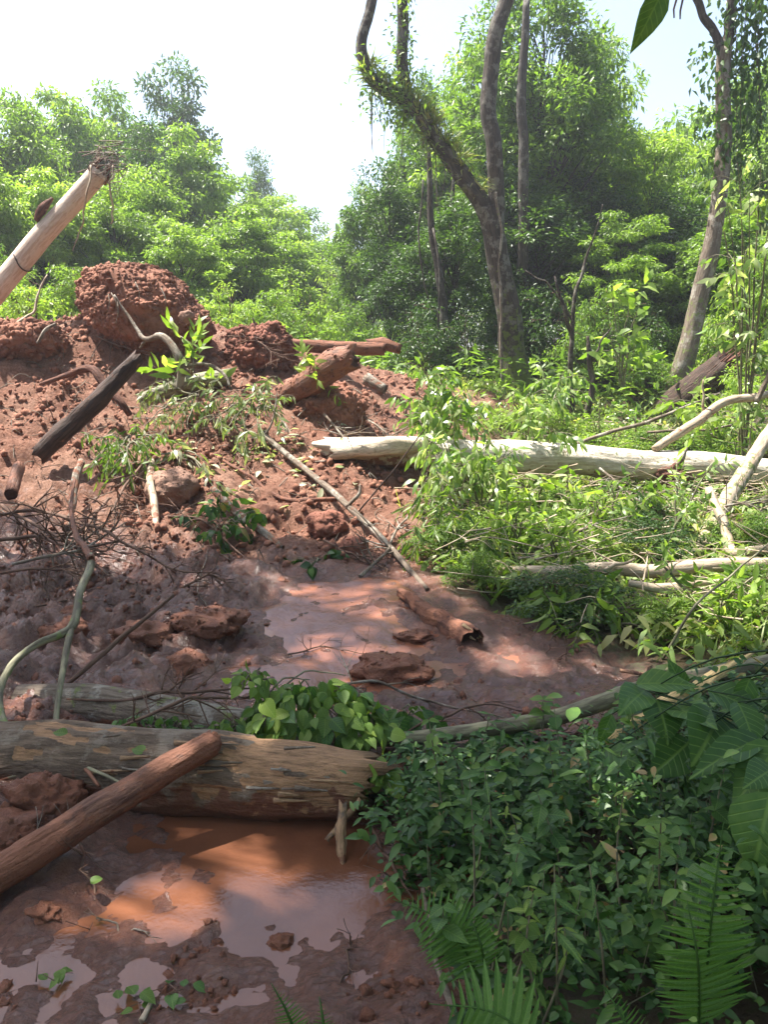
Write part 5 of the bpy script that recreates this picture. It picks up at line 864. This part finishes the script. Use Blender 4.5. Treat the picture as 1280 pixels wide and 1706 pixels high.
wilting('leafy_branch', at(330, 660, 8.0), tips([(230, 665, 7.9), (260, 650, 7.9), (290, 690, 7.7), (340, 650, 7.8), (250, 700, 7.6), (310, 720, 7.5)]), 'fallen leafy branch on the mound beside the pale green stub', 711, 44, .1, 'lf_dusty', asp=.24, spread=.22)
wilting('leafy_branch', at(430, 680, 8.0), tips([(360, 660, 7.7), (400, 670, 7.6), (440, 640, 7.8), (460, 660, 7.7), (380, 710, 7.4), (430, 720, 7.4), (350, 700, 7.5), (470, 700, 7.5), (400, 735, 7.3)]), 'fallen leafy branch hanging below the rooty clod', 712, 38, .105, 'lf_dusty', asp=.24, spread=.22)
wilting('leafy_branch', at(215, 735, 7.0), tips([(160, 730, 6.8), (200, 750, 6.7), (240, 760, 6.7), (180, 770, 6.6), (150, 780, 6.6), (260, 730, 6.9), (215, 790, 6.4)]), 'dark shaded leafy branch under the dark log slab', 713, 50, .1, 'lf_mid', asp=.22, spread=.2)
wilting('leafy_branch', at(300, 760, 7.2), tips([(260, 760, 7.0), (300, 775, 6.9), (340, 790, 6.7), (360, 820, 6.5), (330, 760, 7.0)]), 'sunlit leafy branch draped above the smooth boulder', 714, 26, .11, 'lf_dusty', asp=.3, spread=.18)
wilting('leafy_branch', G(370, 885), tips([(340, 860, 6.0), (370, 855, 6.0), (400, 870, 5.9), (355, 885, 5.8), (385, 890, 5.7)]), 'small shaded leafy sprig at the mound foot by the buried stick', 715, 14, .13, 'lf_under', asp=.5)
wilting('leafy_branch', G(525, 950), tips([(505, 930, 5.5), (535, 930, 5.5), (520, 945, 5.4), (550, 945, 5.4)]), 'sprig of round leaves at the top of the liquid mud', 716, 7, .1, 'lf_under', asp=.7)
wilting('seedling', G(320, 650), tips([(315, 575, 8.0), (310, 600, 8.0), (322, 620, 7.9)]), 'bright green seedling upright beside the curved branch', 717, 9, .2, 'lf_bright', droop=-.5, asp=.3, cat='seedling')
wilting('seedling', at(520, 640, 8.3), tips([(515, 598, 8.2), (525, 620, 8.2), (540, 635, 8.2)]), 'small green sprig growing on the muddy log stub', 718, 7, .13, 'lf_bright', droop=.2, asp=.35, cat='seedling')
wilting('sapling', at(1040, 560, 11.5)-[0, 0, .7], tips([(1020, 490, 11.4), (1050, 490, 11.4), (1065, 510, 11.4), (1030, 520, 11.4), (1010, 540, 11.4)]), 'yellow-green backlit sapling in front of the dark forest', 719, 18, .22, 'lf_bright', droop=.2, asp=.45, cat='sapling')
for i, (px, py, Y, lb) in enumerate([(1000, 740, 9.0, 'upright leafy shoot behind the big trunk near the saplings'), (1065, 735, 8.8, 'upright leafy shoot just left of the pale leaning pole'), (1020, 880, 6.3, 'upright shoot in the tangle above the level limb'), (930, 930, 5.7, 'thin leafy shoot beside the level limb'), (1120, 900, 6.1, 'leafy shoot rising left of the mossy limb'), (1240, 790, 7.2, 'leafy shoot between the mossy limb and the trunk'), (860, 900, 5.9, 'thin shoot in the middle of the sunlit slope'), (800, 850, 6.4, 'pale shoot above the fine-leaved clump'), (1180, 1030, 4.6, 'bright shoot beside the dark cane')]):
    g = G(px, py+25); rgs = np.random.default_rng(1200+i); h = rgs.uniform(.45, .8)*(1 if Y > 6 else .7)
    wilting('leafy_shoot', g, [g+np.array([rgs.normal(0, .16), rgs.normal(0, .1), h*rgs.uniform(.7, 1.1)]) for k in range(3)], lb, 1300+i, 40, .1, ['lf_bright', 'lf_wilt', 'lf_mid'][i % 3], 'shoot', asp=.3, droop=.35, group='leafy shoots on the cleared bank')
# trunk-foot greenery over the crest gap and pale leaf scraps on the mound
mb = MB(); rg = np.random.default_rng(31); P = []
for k in range(130):
    px, py = rg.normal(430, 90), rg.normal(760, 50)
    if 230 < px < 640 and 640 < py < 900: P.append(G(px, py)+[0, 0, .05])
P = np.array(P); P[:, 2] = terrain(P[:, 0], P[:, 1])+.03; n = len(P)
leafset(mb, P, rg.normal(0, 1, (n, 3))*[1, 1, .2], rg.normal(0, .3, (n, 3))+[0, 0, 1], rg.uniform(.06, .15, n), rg.uniform(.03, .06, n), rg.uniform(.55, 1, n), 12, .2, .1); tag(mb.obj('leaf_scraps', M['lf_dusty']), 'torn pale leaves scattered over the mound face', None, None, 'stuff')

# heap of torn leafy vines on the near log
def leafy_heap(name, ctr, rad, n, label, seed, meshes, size, cat='leafy branch', stems=14, hang=.6):
    rg = np.random.default_rng(seed); ctr = np.asarray(ctr, float); o = empty(name, ctr-[0, 0, rad[2]*.5], label, cat)
    for k in range(stems):
        a = rg.uniform(0, 6.28); p0 = ctr+np.array([math.cos(a)*rad[0]*.9, math.sin(a)*rad[1]*.9, -rad[2]*rg.uniform(.3, .9)]); p2 = ctr+rg.normal(0, .3, 3)*rad; mb = MB(); tube(mb, [p0, (p0+p2)/2+[0, 0, rad[2]*.6], p2], [.004, .004, .002], 5, 12, .1, 6., .02, seed+k); mb.obj('stem', M['green_branch'] if k % 2 else M['bark_log'], o)
    for k in range(n):
        v = unit(rg.normal(0, 1, 3)); v[2] = abs(v[2])*.9-.25; v[1] -= .25; r = rg.uniform(.75, 1.08); p0 = ctr+v*np.asarray(rad)*r
        d = np.array([v[0]*.7+rg.normal(0, .4), v[1]*.6+rg.normal(0, .3)-.2, -hang+rg.normal(0, .35)]); place_leaf('leaf', meshes[rg.integers(len(meshes))], o, p0, d, v+[0, -.2, .7]+rg.normal(0, .35, 3), size*rg.uniform(.65, 1.25), rg.uniform(.8, 1.1))
    return o
hm = [LEAF['ovate'], LEAFM['ovate'], LEAFM['ovate'], LEAFM['heart'], LEAFB['ovate']]
leafy_heap('leafy_heap', at(525, 1185, 2.98), (.28, .17, .21), 298, 'dark heap of torn vines and heart-shaped leaves behind the rotting log', 801, hm, .074)
leafy_heap('leafy_heap', at(420, 1130, 3.0), (.09, .08, .05), 36, 'small bright tuft of leaves on the left shoulder of the leafy heap', 802, [LEAFB['ovate'], LEAFM['ovate']], .06, stems=5)
leafy_heap('leafy_heap', at(380, 1215, 2.9), (.09, .08, .07), 40, 'hanging leaves left of the leafy heap over the log', 803, [LEAFM['ovate'], LEAF['ovate']], .05, stems=6)
leafy_heap('leafy_heap', at(250, 1205, 2.95), (.17, .07, .05), 50, 'low green leaves wedged between the two logs', 804, [LEAFM['ovate'], LEAF['lance'], LEAF['ovate']], .055, stems=8)
leafy_heap('leafy_heap', at(690, 1190, 3.1), (.09, .08, .07), 16, 'large dark drooping leaves right of the leafy heap', 805, [LEAF['ovate']], .11, stems=4)
leafy_heap('leafy_heap', at(630, 1285, 2.6), (.07, .07, .08), 34, 'cluster of round bright leaves at the broken end of the log', 806, [LEAFB['round'], LEAFM['round'], LEAFM['ovate']], .055, stems=6, hang=.0)
for nm, (px, py, Y), D_, N_, s, me, lb in [('fallen_leaf', (440, 1170, 2.78), (.5, -.4, -.5), (-.3, -.6, .8), .075, LEAFB['heart'], 'pale sunlit leaf lying on the front of the leafy heap'), ('fallen_leaf', (652, 1222, 2.62), (.4, -.2, 0), (0, -.8, .6), .055, LEAFB['round'], 'round light green leaf standing above the slender trunk'), ('fallen_leaf', (238, 1252, 2.52), (-.6, .2, .1), (0, -.4, 1), .05, LEAFM['heart'], 'single green leaf lying on the rotting log'), ('fallen_leaf', (112, 1222, 2.6), (-.8, .1, .1), (0, -.4, 1), .06, LEAFM['ovate'], 'pale leaf on the rotting log beside the forked branch'), ('fallen_leaf', (150, 1470, 2.12), (.4, .2, .1), (0, -.2, 1), .035, LEAFM['round'], 'single small leaf on the bare twigs in the puddle')]:
    p = at(px, py, Y); o = empty(nm, p, lb, 'leaf'); place_leaf('blade', me, o, p, D_, N_, s)
# bits of leaf litter on the near mud
for i, (px, py, lb, n, mm) in enumerate([(95, 1632, 'small green leaf sprig lying in the near left mud', 5, LEAFM['ovate']), (225, 1675, 'green and white leaf scraps at the bottom of the puddle', 6, LEAFM['ovate']), (300, 1655, 'dark leaf scraps by the twig in the mud', 5, LEAF['ovate'])]):
    g = G(px, py, .02); o = empty('leaf_litter', g, lb, 'leaves'); rg = np.random.default_rng(820+i)
    for k in range(n): place_leaf('leaf', mm, o, g+rg.normal(0, .025, 3)*[1, 1, .2]+[0, 0, .012], rg.normal(0, 1, 3)*[1, 1, .15], (0, 0, 1), rg.uniform(.03, .055))
    mb = MB()
    for k in range(4): q = g+rg.normal(0, .02, 3)*[1, 1, 0]+[0, 0, .008]; tube(mb, [q, q+rg.normal(0, .05, 3)*[1, 1, .2]], [.002, .001], 4, 4, .1)
    mb.obj('twig', M['twig'], o)
stick('white_scrap', [G(236, 1700, .02), G(250, 1672, .025)], [.008, .006], 'white scrap of bark lying with the leaf scraps', 'pale', 'bark scrap', 6, 8, .2, 0, 5)
stick('grey_stick', [G(705, 1480, .03), G(722, 1580, .02), at(745, 1650, 1.75), at(770, 1720, 1.62)], [.007, .008, .009, .009], 'thin mottled grey stem lying along the edge of the undergrowth', 'bark_log', 'stem', 7, 30, .1, .005, 6)

# countable plants of the near bank
def small_plant(px, py, Y, h, n, me, size, label, seed, tip=True):
    rg = np.random.default_rng(seed); tp = at(px, py, Y); base = np.array([tp[0]+rg.normal(0, .02), tp[1]+.03, gz(tp[0], tp[1])]); base[2] = min(base[2], tp[2]-h); o = empty('bank_plant', base, label, 'plant', 'leafy plants of the near bank')
    mb = MB(); C, R, T = tube(mb, [base, base*.5+tp*.5+rg.normal(0, .012, 3), tp], [.004, .003, .0018], 5, 10, .1, seed=seed); mb.obj('stem', M['green_branch'], o)
    for k in range(n):
        q = C[9-(k//2) % 7]; a = k*2.4+rg.uniform(0, .5); place_leaf('leaf', me, o, q, (math.cos(a), math.sin(a)-.1, rg.uniform(-.25, .35)), (rg.normal(0, .2), -.25, 1), size*rg.uniform(.7, 1.15)*(1 if k > 1 else .75), rg.uniform(.85, 1.1))
rgp = np.random.default_rng(90)
for i, (px, py, Y, h, n, me, s, lb) in enumerate([
    (725, 1265, 2.75, .25, 10, LEAF['lance'], .085, 'narrow-leaved plant with drooping tips above the log end'), (850, 1330, 2.5, .25, 9, LEAF['lance'], .08, 'narrow-leaved plant in the middle of the shaded bank'), (1000, 1270, 2.65, .3, 9, LEAFM['lance'], .075, 'light spiky seedling below the yellow splintered wood'), (905, 1165, 2.9, .25, 7, LEAFM['ovate'], .07, 'small plant poking up before the slender trunk'), (815, 1190, 2.9, .25, 8, LEAF['lance'], .06, 'fine plant sprouting through the slender trunk midway'),
    (1080, 1390, 2.3, .25, 8, LEAFM['ovate'], .055, 'sunflecked small-leaved plant left of the large fern'), (1040, 1440, 2.2, .25, 8, LEAFM['round'], .05, 'yellow-green flecked plant below the sunflecked one'), (860, 1490, 2.1, .2, 6, LEAFB['heart'], .035, 'clover-like bright plant at the middle of the bank'), (760, 1400, 2.3, .2, 8, LEAF['ovate'], .06, 'broad-leaved plant near the mud edge'), (920, 1560, 1.95, .22, 8, LEAF['lance'], .075, 'tall thin plant above the low fern'), (1150, 1500, 2.0, .25, 8, LEAF['ovate'], .06, 'dark plant just left of the large fern'), (700, 1330, 2.5, .2, 9, LEAF['round'], .05, 'round-leaved plant beside the log end'), (960, 1380, 2.35, .25, 8, LEAF['ovate'], .07, 'broad dark plant in the middle of the bank'), (1120, 1290, 2.5, .3, 8, LEAF['round'], .07, 'plant with wide round leaves under the big-leaved bush'), (830, 1600, 1.85, .15, 7, LEAF['lance'], .07, 'palmate dark plant beside the low fern'), (1000, 1610, 1.8, .2, 8, LEAF['ovate'], .05, 'small dark plant low on the bank'), (770, 1530, 2.05, .15, 7, LEAF['round'], .04, 'tiny round-leaved plant at the mud edge'), (680, 1420, 2.25, .15, 7, LEAF['ovate'], .05, 'edge plant leaning over the mud')]):
    small_plant(px, py, Y, h, n, me, s, lb, 900+i)
rgw = np.random.default_rng(97); kinds = [(LEAF['lance'], .07), (LEAFM['ovate'], .045), (LEAF['ovate'], .062), (LEAFM['lance'], .06), (LEAF['heart'], .05), (LEAF['round'], .038), (LEAFB['lance'], .045)]
knames = ['dark narrow-leaved', 'mid green oval-leaved', 'dark broad-leaved', 'mid green narrow-leaved', 'dark heart-leaved', 'round-leaved', 'bright narrow-leaved']; used = set(); i = 0
marks = [((.05, 2.6), 'beside the splintered end of the log'), ((.3, 2.0), 'leaning towards the mud edge'), ((.7, 2.7), 'in front of the slender trunk'), ((.65, 2.15), 'in the middle of the near bank'), ((.6, 1.5), 'beside the large upright fern'), ((1.15, 2.2), 'under the big-leaved bush'), ((.35, 1.65), 'behind the low fern'), ((1.2, 2.7), 'below the yellow splintered branch'), ((.9, 1.75), 'at the right edge above the fern')]
while i < 44:
    y = rgw.uniform(1.55, 2.85); x = rgw.uniform(max(.1, .5-.2*y)+.05, .52*y*.95); h = rgw.uniform(.22, .5)*(1 if y < 2.5 else .65); z = gz(x, y); ki = rgw.integers(len(kinds)); me, sz = kinds[ki]
    lb = ('tall ' if h > .3 else 'short ')+knames[ki]+' weed '+min(marks, key=lambda m: (m[0][0]-x)**2+(m[0][1]-y)**2)[1]
    if lb in used: continue
    used.add(lb); i += 1
    o = empty('bank_weed', (x, y, z), lb, 'weed', 'weeds standing above the ground cover'); mb = MB(); b0 = np.array([x, y, z]); tp = b0+[rgw.normal(0, .06), rgw.normal(-.03, .06), h]
    C, Rr, T = tube(mb, [b0, (b0+tp)/2+rgw.normal(0, .02, 3), tp], [.0035, .003, .0015], 5, 12, .1, seed=i); mb.obj('stem', M['green_branch'], o)
    for k in range(rgw.integers(7, 12)):
        q = C[11-(k//2) % 8]; a = k*math.pi+(k//2)*1.3+rgw.uniform(-.3, .3); place_leaf('leaf', me, o, q, (math.cos(a), math.sin(a)-.1, rgw.uniform(-.55, .3)), (rgw.normal(0, .25), -.3, 1), sz*rgw.uniform(.6, 1.15)*(.7 if k < 2 else 1), rgw.uniform(.8, 1.1))
# big-leaved bush at the right edge
bb = empty('big_leaved_bush', (1.25, 2.05, gz(1.25, 2.05)), 'bush with very large dark leaves at the right edge of the bank', 'bush')
big = [((1060, 1140, 2.45), (1165, 1130, 2.4), (0, -.5, 1), .75), ((1075, 1150, 2.45), (1040, 1175, 2.3), (0, -.6, 1), .9), ((1095, 1165, 2.4), (1120, 1230, 2.25), (.1, -1, .5), 1.25), ((1120, 1180, 2.4), (1190, 1190, 2.2), (0, -.6, 1), .9), ((1180, 1150, 2.3), (1280, 1180, 2.2), (0, -.5, 1), 1.), ((1200, 1190, 2.3), (1170, 1260, 2.1), (-.2, -1, .5), 1.1), ((1230, 1170, 2.2), (1270, 1240, 2.05), (.2, -1, .5), 1.), ((1270, 1230, 2.1), (1160, 1270, 1.95), (0, -.35, 1), .5), ((1300, 1240, 2.05), (1225, 1330, 1.9), (-.3, -.6, .9), .75), ((1290, 1280, 1.95), (1250, 1300, 1.85), (0, -.6, 1), .9), ((1285, 1320, 1.85), (1255, 1460, 1.75), (-.5, -1, .35), 1.2), ((1150, 1235, 2.3), (1090, 1290, 2.2), (0, -.9, .7), 1.1), ((1200, 1260, 2.2), (1215, 1330, 2.1), (.1, -1, .5), 1.), ((1140, 1150, 2.5), (1120, 1100, 2.5), (0, -1, .6), .8), ((1250, 1130, 2.3), (1230, 1190, 2.25), (.1, -1, .6), .9), ((1010, 1250, 2.4), (1070, 1270, 2.3), (0, -.8, .8), .9), ((1240, 1380, 2.05), (1180, 1430, 1.95), (-.2, -1, .6), .8), ((1020, 1190, 2.55), (1000, 1240, 2.5), (0, -1, .5), .8)]
for k, (a, b_, N_, w) in enumerate(big):
    A_, B2 = at(*a), at(*b_); place_leaf('leaf', LEAF['ovate'], bb, A_, B2-A_, N_, float(np.linalg.norm(B2-A_)), w)
    mb = MB(); tube(mb, [np.array([1.25+.02*(k % 3), 2.1, .3+.03*k]), A_*.5+np.array([1.25, 2.1, .4+.03*k])*.5+[0, 0, .03], A_], [.004, .003, .002], 5, 10, .05, seed=k); mb.obj('stalk', M['lf_under'], bb)
mb = MB(); tube(mb, [(1.25, 2.1, .05), (1.27, 2.1, .5), (1.25, 2.12, .95)], [.014, .011, .006], 7, 16, .1); mb.obj('stem', M['green_branch'], bb)

# ferns
PIN = leaf_mesh('fern_leaflet', M['lf_fern'], 'pinna', .02, 33)
def frond(o, pts, n, l0, seed, face=(0, -1, .35), wid=.6):
    rg = np.random.default_rng(seed); mb = MB(); C, R, T = tube(mb, pts, [.004, .003, .001], 5, 40, 0, seed=seed); f = mb.obj('frond', M['lf_fern'], o)
    face = unit(np.array(face)); S = spline(np.c_[np.asarray(pts, float), np.zeros(len(pts))], n+6)[:, :3]; TT = unit(np.gradient(S, axis=0))
    for k in range(n):
        i = k+4; t = k/(n-1); l = l0*(math.sin(math.pi*(.18+.8*t))**.8)*(1-.45*t)*1.1
        for sd_ in (-1, 1):
            sv = unit(np.cross(TT[i], face))*sd_; d = sv+TT[i]*.3+face*.08+rg.normal(0, .05, 3)-np.array([0, 0, .12])
            place_leaf('leaflet', PIN, f, S[i], d, face+rg.normal(0, .12, 3)+sv*.1, max(.008, l), wid, o.location)
    return f
fe = empty('fern', at(1185, 1720, 1.45), 'large upright fern with two fronds at the lower right of the bank', 'fern')
frond(fe, [at(1172, 1730, 1.4), at(1185, 1540, 1.38), at(1207, 1368, 1.45)], 26, .115, 1); frond(fe, [at(1165, 1740, 1.36), at(1164, 1610, 1.33), at(1146, 1500, 1.38)], 16, .09, 2)
fe = empty('fern', at(800, 1640, 1.62), 'fern with a broad arching frond over the mud edge', 'fern')
frond(fe, [at(806, 1640, 1.6), at(745, 1540, 1.62), at(655, 1498, 1.66)], 20, .1, 3, (.1, -.75, .7)); frond(fe, [at(812, 1640, 1.6), at(800, 1570, 1.6), at(770, 1500, 1.68)], 12, .07, 8, (.1, -.8, .7))
fe = empty('fern', at(850, 1720, 1.35), 'low fern with long toothed leaflets at the bottom edge', 'fern')
frond(fe, [at(930, 1780, 1.3), at(830, 1690, 1.35), at(715, 1672, 1.4)], 11, .13, 4, (0, -.6, .8), .85)
fe = empty('fern', at(480, 1710, 1.5), 'small fern tip rising from the mud at the bottom edge', 'fern'); frond(fe, [at(510, 1770, 1.4), at(480, 1690, 1.42), at(452, 1638, 1.45)], 18, .042, 5)
fe = empty('fern', at(545, 1720, 1.5), 'smaller fern tip beside the other at the bottom edge', 'fern'); frond(fe, [at(545, 1770, 1.4), at(538, 1700, 1.42), at(532, 1660, 1.45)], 12, .03, 6)
fe = empty('fern', at(1050, 1720, 1.5), 'single pointed frond among dark leaves at the bottom edge', 'fern'); frond(fe, [at(1080, 1790, 1.3), at(1040, 1700, 1.35), at(1005, 1640, 1.4)], 14, .05, 7)

# ------------------------------------------------------------------ thin haze, thickened to imitate lens glare
def haze(density):
    V = np.array([[x, y, z] for x in (-190, 190) for y in (-185, 195) for z in (-3, 22)], float)
    F = np.array([[0, 1, 3, 2], [4, 6, 7, 5], [0, 4, 5, 1], [2, 3, 7, 6], [0, 2, 6, 4], [1, 5, 7, 3]])
    m = bpy.data.materials.new('haze_and_glare'); m.use_nodes = True; nt = m.node_tree; nt.nodes.clear(); out = nt.nodes.new('ShaderNodeOutputMaterial')
    v = node(nt, 'ShaderNodeVolumePrincipled', {'Density': density, 'Color': (.93, .96, 1, 1), 'Anisotropy': .45}); nt.links.new(v.outputs[0], out.inputs['Volume'])
    o = bpy.data.objects.new('haze', make_mesh('haze', V, [F], None, False, m)); COL.objects.link(o); return tag(o, 'thin haze thickened to imitate glare', None, None, 'stuff')
haze(.0026)
